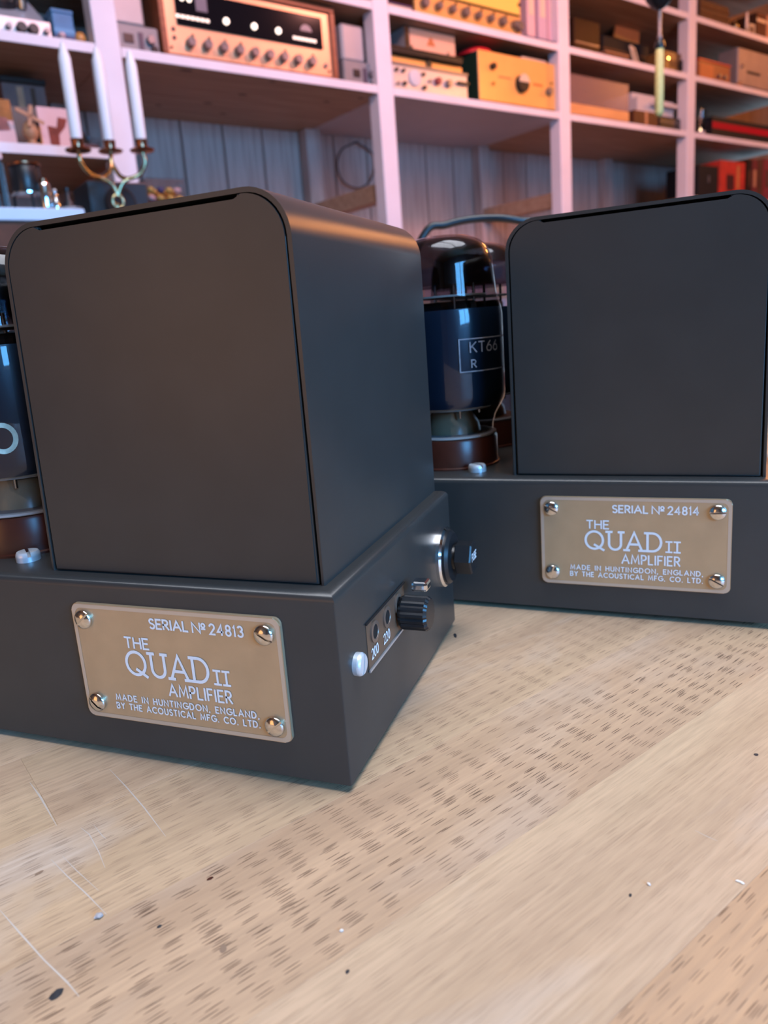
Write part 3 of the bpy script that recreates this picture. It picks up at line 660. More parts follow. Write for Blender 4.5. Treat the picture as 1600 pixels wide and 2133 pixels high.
# knots on the bare pine underside of the receiver's shelf
for u, v in ((388, 147), (568, 170), (505, 197), (433, 215), (680, 212), (752, 205), (330, 219), (465, 237)):
    q = ray(u, v); t = (ZA-TH-CAM.z)/q.z; p = CAM+q*t-O0; bm = B(); r = random.uniform(.006, .011)
    revolve(bm, [(r, 0), (r*.8, -.0006), (0, -.0007)], (0, 0, 0), (0, 0, 1), 12); o = obj('knot', bm, mat('dark_knot', (.10, .05, .03), .6), sh); o.location = (p.dot(S), p.dot(N), ZA-TH); o.scale = (1.6, .7, 1)

# ------------------------------------------------------------------ generic shelf pieces
def sbox(name, label, cat, u0, u1, v0, zb, n, dep, m, bev=.002, group=None, ztop=None):
    """a box thing standing at height zb: its front face spans pixels u0..u1 and reaches up to pixel row v0"""
    s0, _ = sz(u0, v0, n); s1, _ = sz(u1, v0, n); z1 = ztop if ztop else sz((u0+u1)/2, v0, n)[1]
    r = item(name, label, cat, (s0+s1)/2, n, zb, group); w2 = (s1-s0)/2; h = z1-zb
    body = obj('body', box(B(), -w2, w2, 0, dep, 0, h, bev), m, r)
    return r, w2, h
def fbox(r, nm, x0, x1, z0, z1, y0, y1, m, bev=0.0): return obj(nm, box(B(), x0, x1, y0, y1, z0, z1, bev, 1), m, r)
def knob(r, nm, x, z, rad, ln, m, y=0.0, seg=18): return obj(nm, revolve(B(), [(rad, 0), (rad, ln*.8), (rad*.85, ln), (0, ln)], (x, y, z), (0, -1, 0), seg), m, r, 40)

# --- large receiver in a walnut case
sL, _ = sz(340, 105, 1.80); sR, _ = sz(704, 158, 1.80); zt = sz(690, 17, 1.80)[1]
r = item('stereo_receiver', 'big silver gold receiver with black dial glass in a walnut case', 'receiver', (sL+sR)/2, 1.80, ZA)
hw, hh = (sR-sL)/2, zt-ZA
fbox(r, 'case_top', -hw, hw, hh-.014, hh, -.004, .34, M_WALNUT, .002); fbox(r, 'case_base', -hw, hw, 0, .014, -.004, .34, M_WALNUT, .002)
fbox(r, 'case_side', -hw, -hw+.014, .0142, hh-.0142, -.004, .34, M_WALNUT, .001); fbox(r, 'case_side', hw-.014, hw, .0142, hh-.0142, -.004, .34, M_WALNUT, .001)
fbox(r, 'faceplate', -hw+.0142, hw-.0142, .0142, hh-.0142, .004, .030, M_GOLD, .001)
fbox(r, 'chassis_back', -hw+.0145, hw-.0145, .0145, hh-.0145, .031, .335, M_BLACKM)
d0, d1 = hh*.43, hh-.030
gl = fbox(r, 'dial_glass', -hw+.045, hw-.042, d0, d1, -.001, .0038, mat('black_dial', (.006, .006, .008), .12, spec=.15), .0008)
def rx(u): return sz(u, 100, 1.80)[0]-(sL+sR)/2
for k in range(7): fbox(gl, 'legend_mark', rx(374)+k*.0128, rx(374)+k*.0128+.0098, d0+.014, d0+.021, -.0020, -.0012, M_LIT)
for k in range(6): fbox(gl, 'legend_mark', rx(612)+k*.0125, rx(612)+k*.0125+.0100, d0+.012, d0+.019, -.0020, -.0012, M_LIT)
for u in (476, 533, 582): obj('push_button', revolve(B(), [(.0075, 0), (.0075, .004), (.006, .006), (0, .006)], (rx(u), -.0012, d0+.024), (0, -1, 0), 16), M_LITW, gl, 40)
for u in (390, 405): obj('indicator_lamp', revolve(B(), [(.006, 0), (.005, .002), (0, .002)], (rx(u), -.0012, d1-.018), (0, -1, 0), 14), M_LITW, gl, 40)
fbox(gl, 'tuning_meter', rx(417), rx(440), d1-.040, d1-.004, -.0022, -.0012, mat('grey_meter', (.16, .15, .18), .4))
bm = prism(B(), arcp(0, 0, .018, .016, 0, 180, 10), 'y', -.0022, -.0012); o = obj('signal_meter', bm, mat('grey_meter2', (.32, .26, .26), .4), gl); o.location = (rx(640), 0, d0+.036)
for k in range(9):
    x = rx(397)+(rx(645)-rx(397))*k/8; kk = knob(r, 'knob', x, hh*.225, .0115, .020, M_KNOB, .0038)
    fbox(kk, 'pointer', x-.0012, x+.0012, hh*.225, hh*.225+.010, -.0175, -.0163, M_CHROME)
for k in (0, 1, 2, 3, 6, 8):
    x = rx(397)+(rx(645)-rx(397))*k/8+.010; obj('indicator_lamp', revolve(B(), [(.0042, 0), (.0035, .003), (0, .003)], (x, .0038, hh*.225+.019), (0, -1, 0), 12), M_CHROME, r, 40)
for z in (hh*.37, hh*.27): knob(r, 'jack_socket', -hw+.034, z, .005, .002, M_BLACK, .0038)
for x, z in ((-hw+.024, hh*.15), (hw-.026, hh*.15)): knob(r, 'small_knob', x, z, .0032, .004, M_WALNUT, .0038)
knob(r, 'small_knob', hw-.036, hh*.22, .006, .006, M_KNOB, .0038)

# --- the two small grey amplifiers beside the receiver
def small_amp(label, u0, u1, vtop, t0, t1, vt, n):
    s0, s1 = sz(u0, 100, n)[0], sz(u1, 130, n)[0]; zc = sz((u0+u1)/2, vtop, n)[1]
    r = item('small_amplifier', label, 'amplifier', (s0+s1)/2, n, ZA, 'small grey amplifiers on the shelf'); w2, h = (s1-s0)/2, zc-ZA
    fbox(r, 'chassis', -w2, w2, 0, h, 0, .25, M_GREYM, .003)
    a, b_ = sz(t0, vt, n+.01)[0]-(s0+s1)/2, sz(t1, vt, n+.01)[0]-(s0+s1)/2; ht = (sz(t0, vt, n)[1]-ZA) if vt > 0 else h+.105
    fbox(r, 'transformer_cover', a, b_, h, ht, .006, .10, M_SILVERG, .006)
    fbox(r, 'socket_plate', -w2*.45, -w2*.05, h*.35, h*.66, -.002, -.0002, M_BLACK); fbox(r, 'switch_plate', w2*.16, w2*.34, h*.15, h*.75, -.003, -.0002, mat('violet_plate', (.07, .05, .08), .4))
    knob(r, 'knob', w2*.62, h*.52, h*.16, .012, M_KNOB, -.0002); knob(r, 'socket', w2*.74, h*.22, h*.13, .008, M_BLACK, -.0002)
    obj('valve', revolve(B(), [(.011, h), (.011, h+.012), (.013, h+.018), (.013, h+.048), (.008, h+.056), (0, h+.058)], (w2*.52, .05, 0), (0, 0, 1), 16), M_CHROME, r, 40)
M_SILVERG = mat('silver_grey_enamel', (.40, .385, .39), .45, .25, var=.04, scale=15)
small_amp('small grey amplifier between the white post and the receiver, chrome valve beside its tower', 231, 337, 52, 228, 294, -5, 1.80)
small_amp('small grey amplifier with pale tower, in the corner past the receiver', 713, 783, 128, 707, 754, 43, 1.80)

# --- bay at far left: console, blue box, ball, button
s0, s1 = sz(-60, 60, 1.80)[0], sz(106, 60, 1.80)[0]
r = item('mixing_console', 'pale grey desk console with black knobs on its front strip', 'console', (s0+s1)/2, 1.80, ZA); w2 = (s1-s0)/2
hp = sz(60, 40, 1.80)[1]-ZA
fbox(r, 'front_strip', -w2, w2, 0, hp, 0, .02, M_SILVER, .001)
bm = B(); prism(bm, [(.0205, 0), (.32, 0), (.32, .15), (.14, .13), (.0205, hp+.004)], 'x', -w2, w2); obj('sloping_body', bm, mat('cool_grey_enamel', (.40, .42, .46), .45, .1, var=.04, scale=12), r)
def cx(u): return sz(u, 55, 1.80)[0]-(s0+s1)/2
for u, rr, m in ((42, .011, M_BLACK), (66, .011, M_BLACK), (16, .006, M_KNOB), (93, .006, M_KNOB)): knob(r, 'knob', cx(u), hp*.42, rr, .018, m)
obj('dial', revolve(B(), [(.040, 0), (.040, .02), (.034, .026), (0, .026)], (cx(28), .10, hp+.055), (0, -.55, .83), 28), M_BLACK, r, 40)
obj('lever', revolve(B(), [(.009, 0), (.009, .03), (.006, .05), (0, .05)], (cx(74), .075, hp+.048), (0, -.4, .9), 16), M_CHROME, r, 40)
r, w2, h = sbox('cardboard_box', 'small teal blue box on the upper shelf beside the console', 'box', 107, 150, 27, ZA, 1.80, .08, M_BLUE)
fbox(r, 'paper_band', -w2, w2, h*.34, h*.50, -.0012, -.0002, mat('pale_blue_label', (.10, .30, .50), .5)); fbox(r, 'lower_band', -w2, w2, 0.001, h*.26, -.0012, -.0002, M_NAVY)
fbox(r, 'lid', -w2-.001, w2+.001, h+.0002, h+.007, -.001, .081, M_BLUE, .001)
s0, z0 = sz(168, 66, 1.80); r = item('ceramic_ball', 'orange glazed ball on a low foot beside the white post', 'ornament', s0, 1.81, ZA)
obj('ball', sphere(B(), (0, 0, .018), .0135), M_ORANGE, r, 80); obj('foot', revolve(B(), [(.012, 0), (.012, .003), (.008, .006)], seg=18), M_TAN, r)
s0, z0 = sz(128, 60, 1.785); r = item('drawer_knob', 'little pale round knob in front of the teal blue box', 'knob', s0, 1.788, ZA)
obj('cap', sphere(B(), (0, 0, .0125), .0075, 1, 1, .8), M_PINK, r, 80); obj('base', revolve(B(), [(.008, 0), (.007, .003), (.004, .008)], seg=16), M_SILVER, r)

# --- lower shelf at far left: cards, windmill, glass bowl, basket box
def card(name, label, cat, u0, u1, v0, v1, n, zb, m, lean=.12, t=.003, rz=0.0):
    s0, s1 = sz(u0, v1, n)[0], sz(u1, v1, n)[0]; h = sz((u0+u1)/2, v0, n)[1]-zb
    r = item(name, label, cat, (s0+s1)/2, n, zb, None, rz); r.rotation_euler[0] = 0
    bm = B(); w2 = (s1-s0)/2; box(bm, -w2, w2, 0, t, 0, h)
    for v in bm.verts: v.co.y += v.co.z*lean
    obj('sheet', bm, m, r); return r, w2, h, lean
def patch(r, nm, pts, lean, m, off=.0008):
    bm = B(); bm.faces.new([bm.verts.new((x, -off+z*lean, z)) for x, z in pts]); bmesh.ops.extrude_face_region(bm, geom=bm.faces[:]); obj(nm, bm, m, r)
r, w2, h, l = card('picture_card', 'picture postcard in amber and pink leaning at the photo edge', 'card', -30, 36, 203, 292, 1.80, ZB, M_PINK)
patch(r, 'printed_sky', [(-w2, h*.55), (w2, h*.55), (w2, h), (-w2, h)], l, mat('amber_print', (.60, .26, .07), .6, var=.3, scale=30)); patch(r, 'printed_roof', [(-w2*.5, h*.3), (w2*.7, h*.34), (w2*.6, h*.6), (-w2*.5, h*.62)], l, mat('rose_print', (.55, .22, .20), .6, var=.3, scale=40), .0016)
r, w2, h, l = card('slate_board', 'dark slate board leaning behind the wooden windmill', 'board', 22, 98, 222, 291, 1.84, ZB, M_SLATE, .10, .006)
r, w2, h, l = card('picture_card', 'pink picture card with a red figure, leaning beside the windmill', 'card', 90, 152, 222, 297, 1.80, ZB, M_PINK, .14)
patch(r, 'printed_figure', [(-w2*.5, h*.10), (w2*.1, h*.05), (w2*.2, h*.35), (w2*.7, h*.55), (w2*.9, h*.75), (w2*.3, h*.78), (w2*.1, h*.52), (-w2*.5, h*.55)], l, M_REDPRINT)
fbox(r, 'card_edge', -w2-.003, -w2-.0003, 0, h*.5, -.001, .004, M_ORANGE)
s0, z0 = sz(68, 290, 1.79); r = item('toy_windmill', 'little carved wooden windmill standing on the lower shelf', 'ornament', s0, 1.795, ZB)
obj('tower', revolve(B(), [(.020, 0), (.020, .004), (.008, .007), (.008, .013), (.015, .020), (.017, .030), (.012, .046), (.007, .050), (0, .058)], seg=16), M_TAN, r, 35)
for a in (-25, 78):
    bm = B(); box(bm, -.030 if a < 0 else -.020, .030 if a < 0 else .022, -.0215, -.0185, -.0036, .0036); bmesh.ops.rotate(bm, verts=bm.verts, cent=(0, 0, 0), matrix=Matrix.Rotation(math.radians(-a), 3, 'Y')); bmesh.ops.translate(bm, verts=bm.verts, vec=(-.002, 0, .056)); obj('sail', bm, M_TAN, r)
cyl(bm := B(), (-.002, -.018, .056), (-.002, .004, .050), .002, seg=8); obj('axle', bm, M_BROWN, r)
s0, z0 = sz(196, 300, 1.79); r = item('glass_bowl', 'shallow pink glass bowl at the end of the lower shelf', 'bowl', s0-.006, 1.815, ZB)
obj('bowl_wall', revolve(B(), [(.010, 0), (.020, .002), (.029, .014), (.030, .026), (.0285, .026), (.0270, .014), (.018, .004), (0, .003)], seg=28), M_CLEAR, r, 50)
obj('filling', revolve(B(), [(0.016, .0045), (.0255, .0125), (0, .0140)], seg=24), M_PINK, r, 50)
r, w2, h = sbox('striped_basket', 'dim brown striped basket at the back of the lower shelf', 'basket', 2, 92, 175, ZB, 1.93, .12, mat('basket_brown', (.20, .10, .08), .6, var=.2, scale=25))
fbox(r, 'stripe', -w2*.35, -w2*.05, h*.15, h*.96, -.0015, -.0002, M_TAN); fbox(r, 'stripe', w2*.3, w2*.5, h*.15, h*.96, -.0015, -.0002, M_BROWN2)
fbox(r, 'lid', -w2-.003, w2+.003, h+.0002, h+.014, -.003, .123, M_BROWN, .002)
s0, z0 = sz(128, 222, 1.95); r = item('desk_lamp_head', 'black conical lamp head tucked behind the pink card', 'lamp', s0+.02, 1.96, ZB)
obj('shade', revolve(B(), [(.045, .0), (.044, .03), (.028, .075), (.012, .10), (.006, .104), (0, .104)], seg=24), M_BLACK, r, 40); cyl(bm := B(), (0, 0, .102), (-.02, -.02, .125), .004, seg=10); obj('swivel', bm, M_CHROME, r)

# --- low bench in front: pale side table with camera bits, dark cabinet with box, candy and candelabra
TZ = sz(90, 433, 1.45)[1]; sE = sz(176, 438, 1.45)[0]
r = item('side_table', 'white side table at the left, tinted by blue daylight, crowded with black and chrome bits', 'table', sE-.35, 1.45, FL); hT = TZ-FL
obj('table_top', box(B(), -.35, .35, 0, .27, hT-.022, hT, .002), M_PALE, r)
for x in (-.32, .30):
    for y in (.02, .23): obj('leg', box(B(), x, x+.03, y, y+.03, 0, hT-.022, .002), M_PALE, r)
obj('apron', box(B(), -.31, .31, .005, .018, hT-.09, hT-.022), M_BROWN2, r)
CZ = TZ-.006
r = item('low_cabinet', 'dark grey low cabinet under the brass candelabra', 'cabinet', sE+.285, 1.47, FL); hC = CZ-FL
obj('cabinet_body', box(B(), -.265, .265, .010, .27, 0, hC-.02), M_SLATE, r); obj('cabinet_top', box(B(), -.275, .275, 0, .275, hC-.02, hC, .002), mat('grey_laminate', (.16, .16, .18), .4), r)
for x0, x1 in ((-.262, -.003), (.003, .262)):
    d = obj('door', box(B(), x0, x1, -.002, .0098, .06, hC-.03, .002), M_SLATE, r); obj('door_knob', revolve(B(), [(.008, 0), (.012, .015), (0, .018)], (x1-.04 if x0 < 0 else x0+.04, -.002, hC*.6), (0, -1, 0), 14), M_CHROME, d, 40)
s0, z0 = sz(58, 400, 1.55); r = item('lens_can', 'black cylinder can with a coppery rim on a small chrome stand', 'canister', s0, 1.55, TZ)
q = 1.55/ray(58, 380).dot(N)/FPX
zb_, zt_ = sz(58, 402, 1.55)[1]-TZ, sz(58, 344, 1.55)[1]-TZ
obj('can', revolve(B(), [(.026, zb_), (.027, zb_+.003), (.027, zt_-.004), (.026, zt_-.002)], seg=28), M_BLACK, r, 40)
obj('rim', revolve(B(), [(.030, zt_-.004), (.031, zt_-.002), (.031, zt_), (.024, zt_+.001)], seg=28), M_COPPER, r, 40)
obj('stand_ring', revolve(B(), [(.0275, zb_-.006), (.030, zb_-.004), (.030, zb_-.001), (.0275, zb_)], seg=28), M_CHROME, r, 40)
for a in (.5, 2.6, 4.7): cyl(bm := B(), (.026*math.cos(a), .026*math.sin(a), zb_-.004), (.028*math.cos(a), .028*math.sin(a), 0), .0025, seg=8); obj('leg', bm, M_BLACK, r)
s0, z0 = sz(98, 430, 1.52); r = item('chrome_flask', 'tall chrome flask with coppery cap beside the black can', 'flask', s0, 1.52, TZ); hf = sz(98, 378, 1.52)[1]-TZ
obj('flask_body', revolve(B(), [(.0105, 0), (.0115, .003), (.0115, hf-.008), (.010, hf-.004), (.006, hf-.002)], seg=24), M_CHROME, r, 40); obj('cap', revolve(B(), [(.007, hf-.002), (.007, hf+.004), (.004, hf+.006), (0, hf+.006)], seg=16), M_COPPER, r, 40)
s0, z0 = sz(117, 430, 1.51); r = item('chrome_bottle', 'short chrome bottle right beside the tall flask', 'bottle', s0, 1.505, TZ)
obj('bottle_body', revolve(B(), [(.006, 0), (.007, .003), (.007, .020), (.0045, .026), (.0045, .036), (0, .037)], seg=18), M_CHROME, r, 40); obj('stopper', sphere(B(), (0, 0, .040), .004, seg=10, rings=8), M_SILVER, r)
s0, z0 = sz(152, 428, 1.50); r = item('metal_dish', 'small silver dish at the corner of the pale table', 'dish', s0-.004, 1.50, TZ)
obj('dish_bowl', revolve(B(), [(.010, 0), (.012, .003), (.020, .009), (.0195, .0095), (.010, .004), (0, .0035)], seg=24), M_SILVER, r, 40); obj('pebble', sphere(B(), (0, 0, .0085), .006), M_CHROME, r)
s0, z0 = sz(143, 420, 1.60); r = item('slim_bottle', 'slim dark bottle behind the silver dish', 'bottle', s0, 1.60, TZ)
obj('bottle_body', revolve(B(), [(.011, 0), (.011, .035), (.005, .043), (.0045, .058), (0, .059)], seg=18), M_SLATE, r, 40); obj('cap', revolve(B(), [(.0055, .0592), (.0055, .064), (0, .0645)], seg=14), M_BLACK, r)
s0, z0 = sz(3, 420, 1.53); r = item('black_tripod', 'black tripod leg bundle with a bright edge at the photo border', 'tripod', s0, 1.53, TZ)
for dx in (-.008, .004): obj('tripod_leg', box(B(), dx, dx+.007, 0, .008, 0, .095, .001), M_BLACK, r)
obj('tripod_head', box(B(), -.012, .014, -.004, .012, .0952, .107, .002), M_PINK, r); obj('bright_strip', box(B(), .0112, .0135, -.001, .003, .01, .09), M_CHROME, r)
# rack of stacked dark boxes behind on the pale table
r, w2, h = sbox('speaker_box', 'small black speaker box behind the candelabra ring', 'speaker', 181, 306, 378, CZ, 1.58, .10, M_SLATE, .003)
obj('cone', revolve(B(), [(.034, 0), (.030, .003), (.012, -.0), (0, .002)], (0, -.0004, h*.48), (0, -1, 0), 24), M_BLACKM, r, 40)
fbox(r, 'badge', w2*.55, w2*.70, h*.40, h*.48, -.002, -.0003, M_CHROME)
# candy box
s0, s1 = sz(311, 420, 1.60)[0], sz(390, 420, 1.60)[0]; r = item('candy_box', 'clear plastic tub of yellow and violet sweets', 'tub', (s0+s1)/2, 1.60, CZ); w2 = (s1-s0)/2; h = sz(350, 374, 1.60)[1]-CZ
for nm, a in (('tub_wall', (-w2, w2, 0, .002)), ('tub_wall', (-w2, w2, .078, .080)), ('tub_wall', (-w2, -w2+.002, .0022, .0778)), ('tub_wall', (w2-.002, w2, .0022, .0778))): obj(nm, box(B(), a[0], a[1], a[2], a[3], 0, h), M_CLEAR, r)
obj('tub_lid', box(B(), -w2-.001, w2+.001, -.001, .081, h+.0002, h+.003), M_CLEAR, r)
lvl = 0
for iz in range(5):
    for ix in range(4):
        for iy in range(3):
            x = -w2+.012+(2*w2-.024)*ix/3+random.uniform(-.003, .003); y = .013+.027*iy; z = .0095+iz*.0165
            if z > h*.86: continue
            obj('sweet', sphere(B(), (x, y, z), .0088, 1, 1, .8, 8, 6), M_YELLOW if iz >= 3 and random.random() < .7 else (M_VIOLET if random.random() < .75 else M_PINK), r, 80)

# candelabra with three candles
NC = 1.50
def cp(u, v, dn=0.0):
    s_, z_ = sz(u, v, NC+dn); return s_, NC+dn, z_
b0 = cp(246, 440); r = item('candelabra', 'branched brass candelabra with copper cups holding three candles', 'candelabra', b0[0], NC, CZ)
def lc(u, v, dn=0.0):
    s_, n_, z_ = cp(u, v, dn); return (s_-b0[0], dn, z_-CZ)
cups = [(164, 318, -.02), (231, 320, .03), (297, 318, -.02)]
obj('arm', tube(B(), [lc(164, 318, -.02), lc(168, 338, -.02), lc(185, 360, -.012), lc(208, 369, 0), lc(224, 362, .015), lc(231, 345, .025), lc(231, 320, .03)], .0042, 10, 6), M_BRASS, r, 60)
obj('arm', tube(B(), [lc(297, 318, -.02), lc(302, 340, -.02), lc(292, 362, -.014), lc(270, 372, -.006), lc(252, 368, .006), lc(240, 352, .02), lc(231, 335, .028)], .0042, 10, 6), M_BRASS, r, 60)
obj('arm', tube(B(), [lc(206, 368, 0), lc(225, 377, 0), lc(238, 390, 0), lc(245, 408, 0)], .0042, 10, 6), M_BRASS, r, 60)
obj('arm', tube(B(), [lc(272, 371, -.006), lc(257, 380, -.004), lc(250, 393, -.002), lc(246, 408, 0)], .0042, 10, 6), M_BRASS, r, 60)
rc = lc(246, 420); bm = B(); ring = [(rc[0]+.0105*math.sin(a), 0, rc[2]+.0125*math.cos(a)) for a in [2*PI*k/12 for k in range(13)]]; tube(bm, ring, .0036, 10, 3); obj('ring', bm, M_BRASS, r, 60)
zr = rc[2]-.013
obj('stem', revolve(B(), [(.006, .006), (.0045, .02), (.0055, max(.024, zr-.004)), (.004, max(.026, zr))], seg=16), M_BRASS, r, 50)
obj('foot', revolve(B(), [(.045, 0), (.046, .003), (.030, .006), (.010, .008), (0, .009)], seg=32), M_BRASS, r, 40)
WORDS = ['white taper candle in the leftmost copper cup of the candelabra', 'white taper candle in the middle copper cup, overlapping the white post', 'white taper candle in the rightmost copper cup of the candelabra']
tops = [(124, 84), (190, 93), (262, 101)]; bots = [(158, 291), (226, 290), (291, 292)]
for (u, v, dn), tp, bt, lab in zip(cups, tops, bots, WORDS):
    c0 = lc(u, v, dn); zc = c0[2]
    cup = obj('cup', revolve(B(), [(.005, 0), (.022, .002), (.024, .005), (.0225, .006), (.0115, .005), (.0112, .021), (.0124, .023), (.0104, .023), (.0102, .004), (0, .004)], c0, seg=26), M_COPPER, r, 40)
    # candle stands in the cup; its own thing
    zb_ = zc+CZ+.0045
    p_s, p_z = sz(bt[0], bt[1], NC+dn); t_s, t_z = sz(tp[0], tp[1], NC+dn)
    L = t_z-zb_; cnd = item('taper_candle', lab, 'candle', b0[0]+c0[0], NC+dn, zb_, 'white candles in the candelabra')
    sx = (t_s-(b0[0]+c0[0]))/L
    bm = revolve(B(), [(.0098, 0), (.0098, .018), (.0108, .024), (.0108, L-.030), (.0100, L-.026), (.0052, L-.008), (.0035, L-.004), (0, L-.003)], seg=22)
    o = obj('wax_body', bm, M_WAX, cnd, 35)
    cyl(bm := B(), (0, 0, L-.004), (.0004, 0, L+.002), .0008, seg=6); obj('wick', bm, M_WAX, cnd)

# --- bay with the gold amplifier
r, w2, h = sbox('silver_tuner', 'silver tuner with a row of small knobs under the black tray', 'tuner', 817, 972, 137, ZA, 1.80, .26, M_SILVER, .002, ztop=sz(890, 139, 1.80)[1])
def gx(u, c): return sz(u, 170, 1.80)[0]-c
c = (sz(817, 137, 1.80)[0]+sz(972, 137, 1.80)[0])/2
for u, zf_, rr, m in ((826, .72, .005, M_BLACK), (840, .72, .005, M_BLACK), (841, .30, .006, M_BLACK), (828, .28, .004, M_KNOB), (881, .70, .005, M_BLACK), (882, .26, .006, M_BLACK), (894, .5, .004, M_KNOB)): knob(r, 'knob', gx(u, c), h*zf_, rr, .010, m)
knob(r, 'dial', gx(864, c), h*.54, .022, .006, mat('pale_dial', (.62, .60, .62), .5), 0, 28); knob(r, 'knob', gx(910, c), h*.54, .0105, .014, mat('dusky_red_knob', (.30, .05, .06), .4)); knob(r, 'knob', gx(932, c), h*.52, .0105, .014, M_KNOB); fbox(r, 'lever', gx(950, c), gx(972, c), h*.56, h*.64, -.012, -.0005, M_BLACK)
fbox(r, 'top_lip', -w2, w2, h*.90, h*.98, -.004, -.0003, M_KNOB)
zt1 = ZA+h
s0, s1 = sz(818, 130, 1.80)[0], sz(968, 130, 1.80)[0]
r = item('brass_strip_case', 'thin case with a brass strip between tuner and black tray', 'case', (s0+s1)/2, 1.81, zt1); w2 = (s1-s0)/2
fbox(r, 'case_body', -w2, w2, 0, .022, .004, .22, M_BROWN2, .001); fbox(r, 'brass_strip', -w2+.004, w2-.004, .004, .018, 0, .0038, M_BRIGHTGOLD); fbox(r, 'clasp', -.008, .012, .002, .0215, -.006, -.0004, M_BLACK, .001)
zt2 = zt1+.0222
s0, s1 = sz(815, 115, 1.79)[0], sz(966, 140, 1.79)[0]
r = item('black_tray', 'black lacquer tray with a chrome edge carrying the silver box', 'tray', (s0+s1)/2, 1.79, zt2); w2 = (s1-s0)/2
fbox(r, 'tray_body', -w2, w2, 0, .013, .002, .21, M_BLACK, .002); fbox(r, 'chrome_edge', -w2, w2, .0132, .0165, 0, .006, M_CHROME, .0006)
for x in (-w2*.45, w2*.55): knob(r, 'stud', x, .019, .005, .004, M_LITW if False else M_CHROME, .002)
zt3 = zt2+.0167
r, w2, h = sbox('metal_box', 'shiny silver box with an orange emblem on top of the black tray', 'box', 842, 945, 65, zt3, 1.82, .12, M_SILVER, .002)
fbox(r, 'front_sheet', -w2*.82, w2, h*.02, h*.98, -.002, -.0003, mat('peach_metal', (.74, .48, .36), .4, .3)); bm = prism(B(), [(-.016, h*.40), (.018, h*.40), (.006, h*.70), (-.002, h*.74)], 'y', -.0032, -.0022); obj('emblem', bm, M_CARD, r); fbox(r, 'corner_post', -w2*1.0, -w2*.83, 0, h, -.003, -.0003, M_CHROME)
# gold amplifier
s0, s1 = sz(1000, 205, 1.79)[0], sz(1163, 226, 1.79)[0]; zt = sz(1000, 103, 1.79)[1]
r = item('gold_amplifier', 'gold fronted amplifier with dark green sides and a big black and silver knob', 'amplifier', (s0+s1)/2, 1.79, ZA); w2 = (s1-s0)/2; h = zt-ZA
fbox(r, 'case', -w2, w2, .008, h, .0042, .24, M_GREEN, .002); fbox(r, 'faceplate', -w2, w2, .010, h, 0, .004, M_BRIGHTGOLD, .001); fbox(r, 'plinth', -w2+.004, w2-.004, 0, .0098, .002, .23, M_BLACKM)
def ax(u): return sz(u, 165, 1.79)[0]-(s0+s1)/2
mk = obj('volume_knob', revolve(B(), [(.027, 0), (.027, .012), (.025, .015), (0, .015)], (ax(1085), 0, h*.48), (0, -1, 0), 28), M_BLACK, r, 40)
bm = prism(B(), arcp(0, 0, .0245, .0245, 0, 180, 14), 'y', -.0165, -.0151); o = obj('silver_half', bm, M_SILVER, mk); o.location = (ax(1085), 0, h*.50)
knob(r, 'knob', ax(1026), h*.72, .0100, .014, M_BLACK); knob(r, 'small_knob', ax(1026), h*.40, .0045, .010, M_BRASS); knob(r, 'knob', ax(1141), h*.42, .0125, .014, M_KNOB); knob(r, 'small_knob', ax(1147), h*.60, .004, .006, M_BRASS)
fbox(r, 'legend_strip', ax(1038), ax(1064), h*.535, h*.575, -.0006, -.0001, mat('bronze_print', (.50, .22, .07), .6)); fbox(r, 'legend_strip', ax(1110), ax(1130), h*.50, h*.55, -.0006, -.0001, mat('rust_print', (.55, .18, .04), .6))
s_, z_ = sz(1000, 100, 1.84); r = item('red_bowl', 'red plastic bowl upside down on the gold amplifier', 'bowl', s_-.012, 1.86, ZA+h)
obj('bowl_shell', revolve(B(), [(.062, 0), (.062, .004), (.056, .014), (.040, .022), (0, .024)], seg=32), M_RED, r, 50); obj('bowl_rim', revolve(B(), [(.0625, .0), (.066, .001), (.066, .0035), (.0625, .0042)], seg=32), M_RED, r, 50)
s_, z_ = sz(1112, 140, 1.80); r = item('aluminium_bar', 'flat silver bar lying on top of the gold amplifier', 'bar', s_+.004, 1.80, ZA+h)
fbox(r, 'bar_body', -.060, .060, 0, .010, 0, .03, M_SILVER, .001); fbox(r, 'bar_groove', -.060, .060, .0102, .0125, .004, .026, M_KNOB)

# --- shelf above: gold receiver, binders, tray
s0, s1 = sz(866, 12, 1.80)[0], sz(1086, 60, 1.80)[0]
r = item('gold_receiver', 'bright gold receiver front with a long row of knobs, cut by the photo top', 'receiver', (s0+s1)/2, 1.80, ZU); w2 = (s1-s0)/2
fbox(r, 'case', -w2, w2, .004, .16, .012, .28, M_BROWN2, .002); fbox(r, 'faceplate', -w2, w2, .004, .16, 0, .0118, M_BRIGHTGOLD, .002); fbox(r, 'dial_window', -w2+.05, w2-.01, .072, .13, -.003, -.0003, mat('amber_dial', (.75, .42, .08), .3, emit=(1.0, .5, .1), estr=.5)); fbox(r, 'dial_divider', -w2+.05, w2-.01, .066, .0705, -.003, -.0003, M_BROWN)
for k in range(8):
    x = -w2+.03+(2*w2-.07)*k/7; knob(r, 'knob', x, .038, .011 if k % 3 else .0135, .018, M_KNOB)
for k in range(7): knob(r, 'push_button', -w2+.05+(2*w2-.07)*k/7, .057, .004, .006, M_BRASS)
knob(r, 'tuning_knob', w2-.022, .034, .016, .02, M_KNOB); knob(r, 'small_knob', w2-.012, .10, .006, .006, M_BROWN)
fbox(r, 'rubber_base', -w2+.02, w2-.02, 0, .0038, .02, .25, M_BLACKM)
cols = [M_PINK, mat('lilac_binder', (.60, .42, .48), .6), mat('rose_binder', (.66, .40, .42), .6)]
edges = [(1099, 1116), (1122, 1140), (1142, 1166)]
